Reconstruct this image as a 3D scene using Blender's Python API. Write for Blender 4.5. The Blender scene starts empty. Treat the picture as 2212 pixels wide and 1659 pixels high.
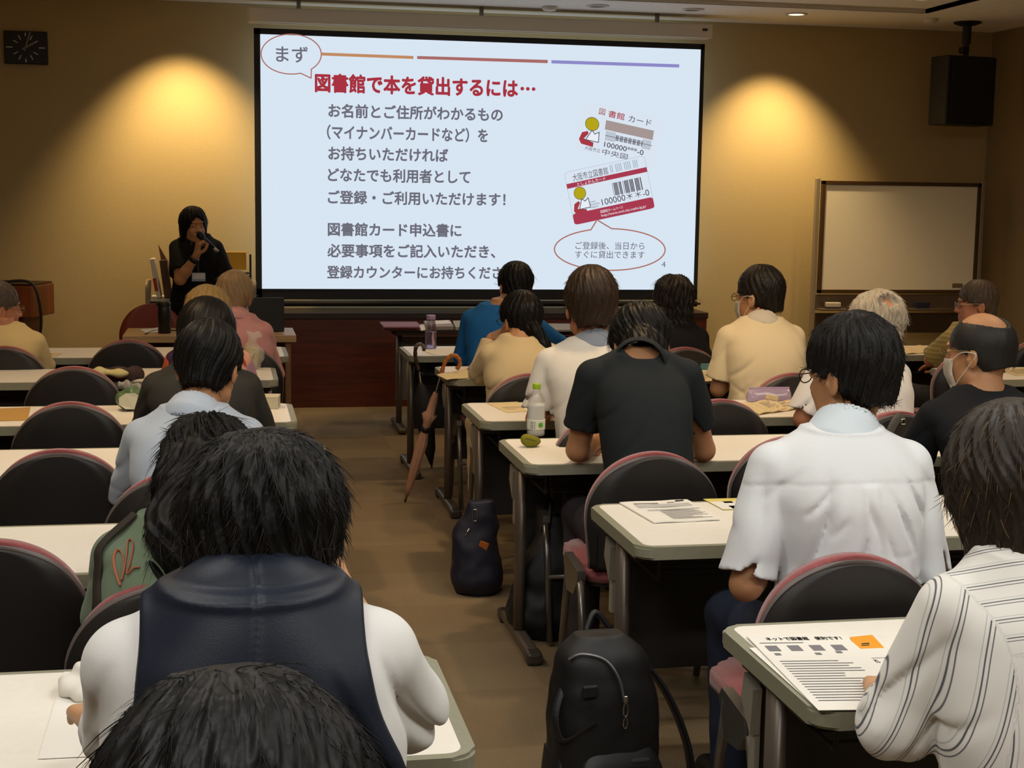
import bpy, bmesh, math, random
import numpy as np
from mathutils import Vector, Matrix
C = bpy.context.scene.collection
PI = math.pi
rnd = random.Random(7)
# ------------------------------------------------------------------ camera
IW, IH, FPX = 2212, 1659, 3146.11
YAW, PITCH, ROLL, CAMZ = 0.193069, 0.129445, 0.015024, 1.60
_cy, _sy, _cp, _sp = math.cos(YAW), math.sin(YAW), math.cos(PITCH), math.sin(PITCH)
FWD = np.array([_sy*_cp, _cy*_cp, -_sp]); _r = np.array([_cy, -_sy, 0.]); _u = np.cross(_r, FWD)
RGT = _r*math.cos(ROLL)+_u*math.sin(ROLL); UPV = -_r*math.sin(ROLL)+_u*math.cos(ROLL)
cd = bpy.data.cameras.new('camera'); cam = bpy.data.objects.new('camera', cd); C.objects.link(cam)
cd.sensor_width = 36; cd.lens = FPX/IW*36; cd.clip_start = .02; cd.clip_end = 60
M = Matrix.Identity(4)
for i in range(3):
    M[i][0], M[i][1], M[i][2] = RGT[i], UPV[i], -FWD[i]
M[2][3] = CAMZ
cam.matrix_world = M
bpy.context.scene.camera = cam
sc = bpy.context.scene
sc.view_settings.view_transform = 'Standard'; sc.view_settings.look = 'None'
sc.view_settings.gamma = 1; sc.view_settings.use_curve_mapping = False
sc.view_settings.exposure = 0.0
# ------------------------------------------------------------------ world and lights
wd = bpy.data.worlds.new('world'); sc.world = wd; wd.use_nodes = True
wd.node_tree.nodes['Background'].inputs[0].default_value = (.9, .85, .75, 1)
wd.node_tree.nodes['Background'].inputs[1].default_value = 0.012
CEIL, WALLY, WALLR, WALLL = 2.98, 11.30, 6.20, -3.2
def area(name, loc, sx, sy, power, col, rot=(0, 0, 0), spread=None):
    l = bpy.data.lights.new(name, 'AREA'); l.shape = 'RECTANGLE'; l.size = sx; l.size_y = sy
    l.energy = power; l.color = col
    if spread: l.spread = spread
    o = bpy.data.objects.new(name, l); C.objects.link(o); o.location = loc; o.rotation_euler = rot
    return o
def spot(name, loc, target, power, col, angle, blend, r=.04):
    l = bpy.data.lights.new(name, 'SPOT'); l.energy = power; l.color = col
    l.spot_size = math.radians(angle); l.spot_blend = blend; l.shadow_soft_size = r
    o = bpy.data.objects.new(name, l); C.objects.link(o); o.location = loc
    o.rotation_euler = (Vector(target)-Vector(loc)).to_track_quat('-Z', 'Y').to_euler()
    return o
COOL = (1.0, .975, .93); WARM = (1.0, .71, .35)
# audience ceiling lamps (cool-white panels over the rear half of the room; warmer third row added to brighten backs)
LAMPS = [(-.75, .6), (1.35, .6), (3.4, .6), (-.75, 2.6), (1.35, 2.6), (3.4, 2.6), (-.75, 4.7), (1.35, 4.7), (3.4, 4.7)]
for i, (x, y) in enumerate(LAMPS):
    area('ceiling_lamp_light', (x, y, CEIL-.035), 1.15, .28, 27 if y < 1 else 17 if y < 3 else 9, COOL if y < 3 else (1.0, .88, .70))
# dimmed downlights added over the rows and front tables to brighten them
ADDED_DOWN = [(-.9, 5.6, 11), (1.7, 5.6, 11), (4.0, 5.6, 9), (-.8, 7.9, 5), (2.0, 7.9, 8), (4.2, 7.9, 6), (-.9, 9.55, 1.5), (2.3, 9.55, 6), (4.7, 9.55, 9)]
for x, y, p in ADDED_DOWN:
    spot('added_downlight_light', (x, y, CEIL-.03), (x, y, 0), p*8, (1.0, .68, .37), 110, .8, .07)
# two halogen wall washers
spot('wall_washer_light', (-.33, 10.68, CEIL-.02), (-.33, 11.30, CEIL-1.75), 200, WARM, 82, .9, .035)
spot('wall_washer_light', (4.27, 10.68, CEIL-.02), (4.27, 11.30, CEIL-1.75), 200, WARM, 82, .9, .035)

# ------------------------------------------------------------------ pixel rays of the calibrated camera
def ray(px, py): return FWD*FPX+RGT*(px-IW/2)+UPV*(IH/2-py)
def onz(px, py, z):
    d = ray(px, py); t = (z-CAMZ)/d[2]; return Vector((d[0]*t, d[1]*t, z))
def ony(px, py, y):
    d = ray(px, py); t = y/d[1]; return Vector((d[0]*t, y, CAMZ+d[2]*t))

# ------------------------------------------------------------------ materials
def lin(h):
    h = h.lstrip('#'); o = []
    for i in (0, 2, 4):
        c = int(h[i:i+2], 16)/255; o.append(c/12.92 if c <= .04045 else ((c+.055)/1.055)**2.4)
    return tuple(o)+(1,)
MATS = {}
def mat(name, col, rough=.6, metal=0, spec=.5, noise=0, nscale=30, bump=0, bscale=60, stretch=(1, 1, 1), sheen=0, trans=0, emit=0, coat=0, alpha=1, sss=0):
    if name in MATS: return MATS[name]
    m = bpy.data.materials.new(name); m.use_nodes = True; nt = m.node_tree; b = nt.nodes['Principled BSDF']
    c = lin(col) if isinstance(col, str) else tuple(col)+(1,)
    b.inputs['Base Color'].default_value = c; b.inputs['Roughness'].default_value = rough
    b.inputs['Metallic'].default_value = metal; b.inputs['Specular IOR Level'].default_value = spec
    if sheen: b.inputs['Sheen Weight'].default_value = sheen
    if trans: b.inputs['Transmission Weight'].default_value = trans
    if coat: b.inputs['Coat Weight'].default_value = coat
    if alpha < 1: b.inputs['Alpha'].default_value = alpha
    if sss:
        b.inputs['Subsurface Weight'].default_value = sss; b.inputs['Subsurface Radius'].default_value = (.012, .005, .003)
    if emit:
        b.inputs['Emission Color'].default_value = c; b.inputs['Emission Strength'].default_value = emit
    if noise or bump:
        tc = nt.nodes.new('ShaderNodeTexCoord'); mp = nt.nodes.new('ShaderNodeMapping'); mp.inputs['Scale'].default_value = stretch
        nt.links.new(tc.outputs['Object'], mp.inputs['Vector'])
    if noise:
        n = nt.nodes.new('ShaderNodeTexNoise'); n.inputs['Scale'].default_value = nscale; n.inputs['Detail'].default_value = 5
        nt.links.new(mp.outputs[0], n.inputs['Vector'])
        mx = nt.nodes.new('ShaderNodeMixRGB'); mx.inputs[1].default_value = tuple(v*(1-noise) for v in c[:3])+(1,)
        mx.inputs[2].default_value = tuple(min(1, v*(1+noise)) for v in c[:3])+(1,)
        rp = nt.nodes.new('ShaderNodeMapRange'); rp.inputs[1].default_value = .3; rp.inputs[2].default_value = .7
        nt.links.new(n.outputs['Fac'], rp.inputs[0]); nt.links.new(rp.outputs[0], mx.inputs[0]); nt.links.new(mx.outputs[0], b.inputs['Base Color'])
    if bump:
        n2 = nt.nodes.new('ShaderNodeTexNoise'); n2.inputs['Scale'].default_value = bscale; n2.inputs['Detail'].default_value = 4
        nt.links.new(mp.outputs[0], n2.inputs['Vector'])
        bp = nt.nodes.new('ShaderNodeBump'); bp.inputs['Strength'].default_value = bump; bp.inputs['Distance'].default_value = .01
        nt.links.new(n2.outputs['Fac'], bp.inputs['Height']); nt.links.new(bp.outputs[0], b.inputs['Normal'])
    MATS[name] = m; return m
def flat(name, col, k=1.0):          # projected picture: gives off its own light
    if name in MATS: return MATS[name]
    m = bpy.data.materials.new(name); m.use_nodes = True; nt = m.node_tree; nt.nodes.clear()
    e = nt.nodes.new('ShaderNodeEmission'); o = nt.nodes.new('ShaderNodeOutputMaterial')
    e.inputs[0].default_value = lin(col); e.inputs[1].default_value = k; nt.links.new(e.outputs[0], o.inputs[0])
    MATS[name] = m; return m

# ------------------------------------------------------------------ object helpers
def link(name, me, m=None, parent=None):
    o = bpy.data.objects.new(name, me); C.objects.link(o)
    if m is not None:
        for mm in (m if isinstance(m, (list, tuple)) else [m]): me.materials.append(mm)
    if parent is not None: o.parent = parent
    return o
def obj(name, bm, m, parent=None, smooth=False, loc=None, rot=None):
    me = bpy.data.meshes.new(name); bmesh.ops.recalc_face_normals(bm, faces=bm.faces); bm.to_mesh(me); bm.free()
    if smooth: me.polygons.foreach_set('use_smooth', [True]*len(me.polygons))
    o = link(name, me, m, parent)
    if loc is not None: o.location = loc
    if rot is not None: o.rotation_euler = rot
    return o
def tag(o, label, cat, group=None):
    o['label'] = label; o['category'] = cat
    if group: o['group'] = group
    return o
def thing(name, label, cat, loc=(0, 0, 0), rz=0, group=None):
    o = bpy.data.objects.new(name, None); C.objects.link(o); o.location = loc; o.rotation_euler = (0, 0, rz); o.empty_display_size = .1
    return tag(o, label, cat, group)
def struct(o): o['kind'] = 'structure'; return o
def copy_tree(o, parent=None):
    c = o.copy(); C.objects.link(c)
    if parent is not None: c.parent = parent
    for ch in list(o.children): copy_tree(ch, c)
    return c
def nb(): return bmesh.new()
def box(bm, c, s, bev=0, seg=2, R=None, mi=0):
    r = bmesh.ops.create_cube(bm, size=1); vs = r['verts']
    bmesh.ops.scale(bm, vec=s, verts=vs)
    if bev:
        es = list({e for v in vs for e in v.link_edges})
        q = bmesh.ops.bevel(bm, geom=es, offset=bev, segments=seg, affect='EDGES', profile=.5); vs = list({v for f in q['faces'] for v in f.verts}|{v for v in vs if v.is_valid})
    if R is not None: bmesh.ops.rotate(bm, cent=(0, 0, 0), matrix=R, verts=vs)
    bmesh.ops.translate(bm, vec=c, verts=vs)
    if mi:
        for f in {f for v in vs for f in v.link_faces}: f.material_index = mi
    return vs
def tube(bm, pts, r, n=10, caps=True, flat=1.0, mi=0):
    pts = [Vector(p) for p in pts]; N = len(pts); rs = r if isinstance(r, (list, tuple)) else [r]*N
    t0 = (pts[1]-pts[0]).normalized(); up = Vector((0, 0, 1)) if abs(t0.z) < .9 else Vector((0, 1, 0))
    s = t0.cross(up).normalized(); rings = []
    for i, p in enumerate(pts):
        t = (pts[min(i+1, N-1)]-pts[max(i-1, 0)]).normalized()
        s = (s-t*s.dot(t)).normalized(); w = t.cross(s)
        rings.append([bm.verts.new(p+s*math.cos(a)*rs[i]+w*math.sin(a)*rs[i]*flat) for a in [2*PI*k/n for k in range(n)]])
    fs = []
    for A, B in zip(rings, rings[1:]):
        for k in range(n): fs.append(bm.faces.new((A[k], A[(k+1) % n], B[(k+1) % n], B[k])))
    if caps: fs.append(bm.faces.new(rings[0][::-1])); fs.append(bm.faces.new(rings[-1]))
    for f in fs: f.material_index = mi
def lathe(bm, prof, n=24, c=(0, 0, 0), mi=0):
    c = Vector(c); rings = []
    for r, z in prof: rings.append([bm.verts.new(c+Vector((r*math.cos(2*PI*k/n), r*math.sin(2*PI*k/n), z))) for k in range(n)])
    for A, B in zip(rings, rings[1:]):
        for k in range(n): bm.faces.new((A[k], A[(k+1) % n], B[(k+1) % n], B[k])).material_index = mi
    bm.faces.new(rings[0][::-1]).material_index = mi; bm.faces.new(rings[-1]).material_index = mi
def prism(bm, pts, d, mi=0):          # closed outline (list of 3-D points) pushed along d
    d = Vector(d); a = [bm.verts.new(Vector(p)) for p in pts]; b = [bm.verts.new(Vector(p)+d) for p in pts]
    n = len(a); fs = [bm.faces.new(a[::-1]), bm.faces.new(b)]
    for k in range(n): fs.append(bm.faces.new((a[k], a[(k+1) % n], b[(k+1) % n], b[k])))
    for f in fs: f.material_index = mi
    return a+b
def rrect(x0, y0, x1, y1, r, n=6):
    o = []
    for cx, cy, a0 in ((x1-r, y1-r, 0), (x0+r, y1-r, 90), (x0+r, y0+r, 180), (x1-r, y0+r, 270)):
        for k in range(n+1):
            a = math.radians(a0+90*k/n); o.append((cx+r*math.cos(a), cy+r*math.sin(a)))
    return o
def smoothpath(pts, n=8):
    pts = [Vector(p) for p in pts]; o = []
    for i in range(len(pts)-1):
        p0, p1, p2, p3 = pts[max(i-1, 0)], pts[i], pts[i+1], pts[min(i+2, len(pts)-1)]
        for k in range(n):
            t = k/n
            o.append(.5*((2*p1)+(p2-p0)*t+(2*p0-5*p1+4*p2-p3)*t*t+(3*p1-p0-3*p2+p3)*t**3))
    return o+[pts[-1]]

# ------------------------------------------------------------------ the room
def slab(name, c, s, m, kind=True):
    bm = nb(); box(bm, c, s); o = obj(name, bm, m); return struct(o)
def carpet():
    m = mat('carpet', '#8a7355', .95, spec=.1, bump=.6, bscale=420); nt = m.node_tree; b = nt.nodes['Principled BSDF']
    tc = nt.nodes.new('ShaderNodeTexCoord'); L = nt.links
    n1 = nt.nodes.new('ShaderNodeTexNoise'); n1.inputs['Scale'].default_value = 260; n1.inputs['Detail'].default_value = 3
    n2 = nt.nodes.new('ShaderNodeTexNoise'); n2.inputs['Scale'].default_value = 1.6; n2.inputs['Detail'].default_value = 4
    ck = nt.nodes.new('ShaderNodeTexChecker'); ck.inputs['Scale'].default_value = 2.0
    ck.inputs[1].default_value = (.26, .195, .118, 1); ck.inputs[2].default_value = (.29, .22, .135, 1)
    for n in (n1, n2, ck): L.new(tc.outputs['Object'], n.inputs['Vector'])
    a = nt.nodes.new('ShaderNodeMixRGB'); a.blend_type = 'MULTIPLY'; a.inputs[0].default_value = .55
    bb = nt.nodes.new('ShaderNodeMixRGB'); bb.blend_type = 'MULTIPLY'; bb.inputs[0].default_value = .5
    r1 = nt.nodes.new('ShaderNodeMapRange'); r1.inputs[1].default_value = .25; r1.inputs[2].default_value = .75; r1.inputs[3].default_value = .45; r1.inputs[4].default_value = 1.3
    r2 = nt.nodes.new('ShaderNodeMapRange'); r2.inputs[1].default_value = .3; r2.inputs[2].default_value = .7; r2.inputs[3].default_value = .65; r2.inputs[4].default_value = 1.15
    L.new(n1.outputs['Fac'], r1.inputs[0]); L.new(n2.outputs['Fac'], r2.inputs[0])
    L.new(ck.outputs[0], a.inputs[1]); L.new(r1.outputs[0], a.inputs[2]); L.new(a.outputs[0], bb.inputs[1]); L.new(r2.outputs[0], bb.inputs[2]); L.new(bb.outputs[0], b.inputs['Base Color'])
    return m
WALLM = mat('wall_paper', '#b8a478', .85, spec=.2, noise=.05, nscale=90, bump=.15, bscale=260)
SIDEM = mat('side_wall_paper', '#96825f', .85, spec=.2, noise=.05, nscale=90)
CEILM = mat('ceiling_board', '#f2eee4', .9, spec=.2, noise=.04, nscale=40)
YB = -2.6
slab('floor', ((WALLL+WALLR)/2, (WALLY+YB)/2, -.05), (WALLR-WALLL+.4, WALLY-YB+.4, .1), carpet())
slab('wall_front', ((WALLL+WALLR)/2, WALLY+.08, CEIL/2), (WALLR-WALLL+.4, .16, CEIL+.1), WALLM)
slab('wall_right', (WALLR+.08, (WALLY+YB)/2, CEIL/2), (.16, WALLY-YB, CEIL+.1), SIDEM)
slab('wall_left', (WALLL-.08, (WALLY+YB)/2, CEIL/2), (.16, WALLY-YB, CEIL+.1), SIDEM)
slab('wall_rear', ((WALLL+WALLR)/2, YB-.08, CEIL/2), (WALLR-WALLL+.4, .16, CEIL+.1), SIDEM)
# ceiling: a flat board with the narrow slot the screen hangs out of and a raised bay in front of it
bm = nb(); x0, x1, y1 = WALLL-.1, WALLR+.1, WALLY+.05
S0, S1 = 10.92, 11.06      # slot
def cb(xa, xb, ya, yb, z0=CEIL, z1=CEIL+.08): box(bm, ((xa+xb)/2, (ya+yb)/2, (z0+z1)/2), (xb-xa, yb-ya, z1-z0))
cb(x0, x1, S1, y1); cb(x0, .32, S0, S1); cb(3.45, x1, S0, S1)
cb(x0, x1, 10.30, S0)
cb(x0, .9, YB-.1, 10.30); cb(5.1, x1, YB-.1, 10.30); cb(.9, 5.1, YB-.1, 9.3)
cb(.9, 5.1, 9.3, 10.30, CEIL+.03, CEIL+.16)
for xa, xb, ya, yb in ((.88, .9, 9.3, 10.3), (5.1, 5.12, 9.3, 10.3), (.9, 5.1, 10.3, 10.32), (.9, 5.1, 9.28, 9.3)): cb(xa, xb, ya, yb, CEIL, CEIL+.16)
cb(.3, 3.47, S0-.02, S1+.02, CEIL+.2, CEIL+.22)
for ya in (S0-.005, S1+.005): cb(.32, 3.45, ya-.004, ya+.004, CEIL, CEIL+.21)
struct(obj('ceiling', bm, CEILM))
WOODD = mat('dark_cherry_wood', '#5a2410', .38, spec=.5, noise=.35, nscale=3, stretch=(1, 1, 12))
bm = nb(); PX0, PX1, PY0 = .30, 3.66, 10.84
box(bm, ((PX0+PX1)/2, (PY0+WALLY)/2, .33), (PX1-PX0, WALLY-PY0, .66))
o = obj('trim_1', bm, WOODD); struct(o)
bm = nb(); box(bm, ((PX0+PX1)/2, (PY0+WALLY)/2-.004, .685), (PX1-PX0+.02, WALLY-PY0+.012, .05), .006)
struct(obj('trim_2', bm, mat('ledge_wood', '#2c1c12', .45, noise=.2, nscale=4, stretch=(1, 8, 8))))
bm = nb(); box(bm, (WALLL/2+PX0/2, WALLY-.006, .04), (PX0-WALLL, .012, .08)); struct(obj('baseboard_front', bm, mat('baseboard', '#3a2c1c', .6)))
bm = nb(); box(bm, ((PX1+WALLR)/2, WALLY-.006, .04), (WALLR-PX1, .012, .08)); struct(obj('baseboard_right', bm, MATS['baseboard']))
BLACK = mat('black_plastic', '#15130f', .45)
WHITEP = mat('white_plastic', '#d9d5cb', .5)
GREYM = mat('grey_metal', '#8b8780', .35, metal=.7)
CHROME = mat('chrome', '#d8d8d8', .15, metal=1)
# ceiling lamp housings
for i, (x, y) in enumerate(LAMPS):
    t = thing('ceiling_lamp', 'flat white ceiling lamp panel over %s, %s' % ('the rear desks' if y < 1 else 'the middle desks' if y < 3 else 'the front desks (added row)', ['left block', 'aisle', 'right block'][i % 3]), 'lamp', (x, y, CEIL), 0, 'ceiling lamps over the audience')
    bm = nb(); box(bm, (0, 0, -.0105), (1.25, .36, .021)); obj('housing', bm, WHITEP, t)
    bm = nb(); box(bm, (0, 0, -.0265), (1.17, .30, .009)); obj('diffuser', bm, flat('lamp_diffuser', '#fff4e0', 2.5), t)
def downlight(px, py, lit, label, at=None, name='downlight', group=None):
    p = onz(px, py, CEIL) if at is None else Vector(at)
    t = thing(name, label, 'lamp' if name == 'downlight' else 'detector', (p.x, p.y, CEIL), 0, group)
    if name == 'downlight':
        bm = nb(); lathe(bm, [(.085, 0), (.085, -.006), (.06, -.008), (.06, -.001)], 28); obj('trim_ring', bm, WHITEP, t, True)
        bm = nb(); lathe(bm, [(.058, -.003), (.058, -.0045), (.001, -.0045)], 24); obj('bulb', bm, flat('lit_bulb', '#ffd9a0', 4) if lit else mat('dark_bulb', '#8d8578', .3), t)
    else:
        bm = nb(); lathe(bm, [(.06, 0), (.06, -.012), (.045, -.03), (.02, -.034)], 24); obj('detector_body', bm, WHITEP, t, True)
for i, (x, y, _) in enumerate(ADDED_DOWN): downlight(0, 0, True, 'added dimmed round ceiling downlight %s, %s' % (('over the middle desks', 'over the front rows', 'over the front tables')[i//3], ('left', 'centre', 'right')[i % 3]), (x, y, CEIL), group='added dimmed round downlights over the rows')  # housings put in for the added brightening spots
downlight(1720, 30, True, 'lit round downlight in the ceiling right of the screen case')
downlight(1497, 20, False, 'unlit wide round downlight above the right end of the screen case')
downlight(1291, 12, False, 'unlit round downlight above the middle of the screen case')
p = onz(1720, 30, CEIL)
downlight(385, -50, True, 'lit round downlight above the left part of the front wall')
downlight(1187, 14, False, 'round white smoke detector on the ceiling above the screen', name='smoke_detector')
downlight(2010, 40, False, 'small smoke detector on the ceiling beside the loudspeaker mount', name='smoke_detector')

# ------------------------------------------------------------------ projection screen with the slide
YS = 11.0
def S(px, py, dy=0.0):
    p = ony(px, py, YS); p.y -= dy; return p
scr = thing('projection_screen', 'large pull-down projection screen showing a white slide with Japanese text', 'screen', (0, 0, 0))
A, B = S(562, 72), S(1498, 626); sx0, sx1, sz1, sz0 = A.x, B.x, A.z-.005, B.z
bm = nb(); box(bm, ((sx0+sx1)/2, YS+.006, (sz0+sz1)/2), (sx1-sx0, .008, sz1-sz0)); slide = obj('slide', bm, flat('slide_white', '#d8e5f2', 1.0), scr); slide['label'] = 'bright pale blue projected slide'
MASKM = mat('screen_black_border', '#0d0d14', .6)
bm = nb(); bw = .062; zt, zb = S(548, 60).z, S(553, 647).z; xl, xr = S(550, 300).x, S(1517, 300).x
for c, s in (((xl+sx0)/2, (zt+zb)/2), (sx0-xl, zt-zb)), (((xr+sx1)/2, (zt+zb)/2), (xr-sx1, zt-zb)), (((xl+xr)/2, (zt+sz1)/2), (xr-xl, zt-sz1)), (((xl+xr)/2, (zb+sz0)/2), (xr-xl, sz0-zb)):
    box(bm, (c[0], YS+.01, c[1]), (s[0], .008, s[1]))
obj('border', bm, MASKM, scr)
bm = nb(); zz = S(1000, 656).z
tube(bm, [(xl-.01, YS+.01, zz), (xr+.0, YS+.01, zz)], .022, 12); obj('bottom_bar', bm, MASKM, scr, True)
bm = nb(); tube(bm, [(xl-.04, YS+.01, zz-.0), (xr+.03, YS+.01, zz)], .009, 10); obj('bar_end_caps', bm, mat('dark_metal', '#3a3632', .4, metal=.6), scr, True)
ca, cb2 = S(535, 16), S(1535, 52); zc1 = ca.z; zc0 = S(535, 48).z
bm = nb(); box(bm, ((ca.x+cb2.x)/2, YS+.01, (zc0+zc1)/2), (cb2.x-ca.x, .15, zc1-zc0), .012); case = obj('case', bm, mat('screen_case', '#ddd6c6', .5), scr)
case['label'] = 'long cream screen case'
bm = nb()
for px in (645, 1040, 1420):
    q = S(px, 20); box(bm, (q.x, YS+.0, (zc1+CEIL+.2)/2), (.03, .03, CEIL+.2-zc1), .003)
obj('hanger', bm, GREYM, scr)
q = S(1517, 66); bm = nb(); box(bm, (q.x, YS-.068, q.z), (.04, .006, .016)); obj('maker_plate', bm, BLACK, case)
# flat shapes and letters of the slide
INK = {'grey': '#6c6b78', 'red': '#a8323f', 'line1': '#c08a62', 'line2': '#a86a66', 'line3': '#8d89c8', 'bubble': '#a86a5c', 'cardred': '#a83a50', 'white': '#e8edf5', 'bar': '#a59693', 'yellow': '#b5a51a', 'dark': '#4c4650', 'faint': '#b7c2d2', 'card': '#d9e4f0', 'logored': '#a83a44', 'stripe': '#9fb0c0'}
def ink(k): return flat('ink_'+k, INK[k], 1.0)
def text_mesh(s, bold=0.0):
    c = bpy.data.curves.new('lettering', 'FONT'); c.body = s; c.resolution_u = 3
    o = bpy.data.objects.new('lettering', c); C.objects.link(o)
    me = bpy.data.meshes.new_from_object(o.evaluated_get(bpy.context.evaluated_depsgraph_get()))
    bpy.data.objects.remove(o); bpy.data.curves.remove(c)
    n = len(me.vertices); co = np.empty(n*3); me.vertices.foreach_get('co', co); co = co.reshape(-1, 3)
    if bold:                              # heavier strokes: overlaid copies a hair's breadth apart
        fs = [tuple(p.vertices) for p in me.polygons]; V, Fc = [], []
        for k in range(8):
            a = PI/4*k; Fc += [tuple(i+len(V)*n for i in f) for f in fs]; V.append(co+np.array((math.cos(a), math.sin(a), 0))*bold)
        bpy.data.meshes.remove(me); me = bpy.data.meshes.new('lettering'); me.from_pydata(np.concatenate(V).tolist(), [], Fc); co = np.concatenate(V)
    return me, co
def text_map(name, s, fn, m, parent, bold=0.0):          # fn maps unit box (u right, v up) to a point
    me, co = text_mesh(s, bold)
    lo, hi = co.min(0), co.max(0); u = (co[:, 0]-lo[0])/(hi[0]-lo[0]); v = (co[:, 1]-lo[1])/(hi[1]-lo[1])
    me.vertices.foreach_set('co', np.array([fn(a, b) for a, b in zip(u, v)]).ravel()); me.update()
    return link(name, me, m, parent)
def text(name, s, pl, pr, hp, k, bold=0.0, dy=.003, parent=None):
    a, b = S(*pl), S(*pr); z = (a.z+b.z)/2; h = hp*YS/FPX*.985; mid = ((pl[0]+pr[0])/2)
    return text_map(name, s, lambda u, v: (a.x+(b.x-a.x)*u, YS-dy, z+h*(v-.5)), ink(k), parent or slide, bold)
def quad(name, pts, k, dy=.003, parent=None):
    me = bpy.data.meshes.new(name); me.from_pydata([tuple(S(x, y, dy)) for x, y in pts], [], [list(range(len(pts)))[::-1]]); return link(name, me, ink(k), parent or slide)
def shape(name, polys, k, dy=.003, parent=None):
    vs, fs = [], []
    for pts in polys:
        b = len(vs); vs += [tuple(S(x, y, dy)) for x, y in pts]; fs.append([b+i for i in range(len(pts))])
    me = bpy.data.meshes.new(name); me.from_pydata(vs, [], fs); return link(name, me, ink(k), parent or slide)
def line(name, path, w, k, dy=.003, parent=None, closed=False):
    polys = []; n = len(path)
    for i in range(n if closed else n-1):
        (xa, ya), (xb, yb) = path[i], path[(i+1) % n]; d = math.hypot(xb-xa, yb-ya) or 1; nx, ny = -(yb-ya)/d*w/2, (xb-xa)/d*w/2; ex, ey = (xb-xa)/d*w*.3, (yb-ya)/d*w*.3
        polys.append([(xa+nx-ex, ya+ny-ey), (xb+nx+ex, yb+ny+ey), (xb-nx+ex, yb-ny+ey), (xa-nx-ex, ya-ny-ey)])
    return shape(name, polys, k, dy, parent)
def bubble(cx, cy, rx, ry, a0, a1, tip, slope):
    pts = []; a1 += 360 if a1 < a0 else 0
    for i in range(61):
        a = math.radians(a0+(a1-a0)*i/60); pts.append((cx+rx*math.cos(a), cy+ry*math.sin(a)+slope*(rx*math.cos(a))))
    return pts+[tip]
G = 'grey'
line('speech_bubble', bubble(629, 117, 65, 43, 72, 48+0, (672, 169), .01), 2.4, 'bubble', closed=True)
text('slide_word', 'まず', (596, 117), (665, 118), 34, G, .012)
quad('orange_rule', [(694, 113.5), (893, 121), (893, 127.5), (694, 120)], 'line1')
quad('red_rule', [(901, 121), (1183, 129.5), (1183, 136.5), (901, 127.5)], 'line2')
quad('purple_rule', [(1191, 130), (1467, 139), (1467, 146), (1191, 137)], 'line3')
text('slide_heading', '図書館で本を貸出するには', (680, 180), (1119, 190), 41, 'red', .036)
shape('slide_heading', [[(x+4*math.cos(a), y+4*math.sin(a)) for a in [2*PI*k/14 for k in range(14)]] for x, y in ((1128, 191.5), (1140, 192), (1152.5, 192.5))], 'red')
for s, l, r, h in (('お名前とご住所がわかるもの', (709, 241), (1086, 246), 30), ('（マイナンバーカードなど）を', (706, 287), (1054, 291), 32), ('お持ちいただければ', (709, 332), (968, 335), 30), ('どなたでも利用者として', (708, 379), (1016, 381), 30), ('ご登録・ご利用いただけます！', (708, 427), (1092, 430), 30), ('図書館カード申込書に', (708, 496), (997, 497), 30), ('必要事項をご記入いただき、', (707, 542), (1070, 543), 30), ('登録カウンターにお持ちください', (706, 587), (1112, 590), 29)):
    text('slide_text', s, l, r, h, G, .028)
text('slide_text', 'ご登録後、当日から', (1243, 530), (1392, 531.5), 17, G, .004)
text('slide_text', 'すぐに貸出できます', (1242, 549), (1392, 551), 17, G, .004)
text('page_number', '4', (1429, 571), (1437.5, 571), 13, G)
line('speech_bubble', bubble(1317, 539, 119.5, 45, 272, 250, (1289.5, 475), .006), 2.6, 'bubble', closed=True)
def cardmap(TL, TR, BL):
    def f(u, v): return (TL[0]+(TR[0]-TL[0])*u+(BL[0]-TL[0])*v, TL[1]+(TR[1]-TL[1])*u+(BL[1]-TL[1])*v)
    return f
def ctext(f, s, u0, v0, u1, v1, k, bold, dy, par):
    text_map('card_text', s, lambda a, b: tuple(S(*f(u0+(u1-u0)*a, v1+(v0-v1)*b), dy)), ink(k), par, bold)
def crect(f, u0, v0, u1, v1, r=0):
    if not r: return [f(u0, v0), f(u1, v0), f(u1, v1), f(u0, v1)]
    return [f(u, v) for u, v in rrect(u0, v0, u1, v1, r, 4)]
def circ(f, u, v, ru, rv, a0=0, a1=360, n=24): return [f(u+ru*math.cos(math.radians(a0+(a1-a0)*i/n)), v+rv*math.sin(math.radians(a0+(a1-a0)*i/n))) for i in range(n)]
def logo(f, u, v, s, par, dy):           # the library's reading-figure mark
    shape('card_logo', [circ(f, u, v-.19*s, .105*s, .17*s)], 'dark', dy, par); shape('card_logo', [circ(f, u, v-.19*s, .098*s, .158*s)], 'yellow', dy+.0006, par)
    shape('card_logo', [[f(u-.13*s, v+.06*s), f(u-.05*s, v-.0*s), f(u-.03*s, v+.06*s), f(u-.09*s, v+.2*s), f(u+.06*s, v+.25*s), f(u+.06*s, v+.36*s), f(u-.12*s, v+.34*s), f(u-.16*s, v+.24*s)]], 'logored', dy, par)
    bk = [f(u-.06*s, v+.22*s), f(u+.01*s, v-.04*s), f(u+.06*s, v+.04*s), f(u+.12*s, v-.03*s), f(u+.13*s, v+.22*s)]
    shape('card_logo', [bk], 'white', dy+.0012, par); line('card_logo', bk, 1.6, 'dark', dy+.0018, par, True)
f1 = cardmap((1257, 216), (1432, 255), (1241, 322))
c1 = shape('library_card', [crect(f1, 0, 0, 1, 1, .06)], 'card', .002); c1['label'] = 'pale library card, upper one on the slide'
ctext(f1, '図', .225, .08, .30, .21, 'line2', .01, .003, c1); ctext(f1, '書館', .34, .08, .54, .22, 'red', .01, .003, c1); ctext(f1, 'カード', .59, .09, .87, .22, G, .01, .003, c1)
shape('card_bar', [crect(f1, .325, .29, .915, .48)], 'bar', .003, c1)
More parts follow.
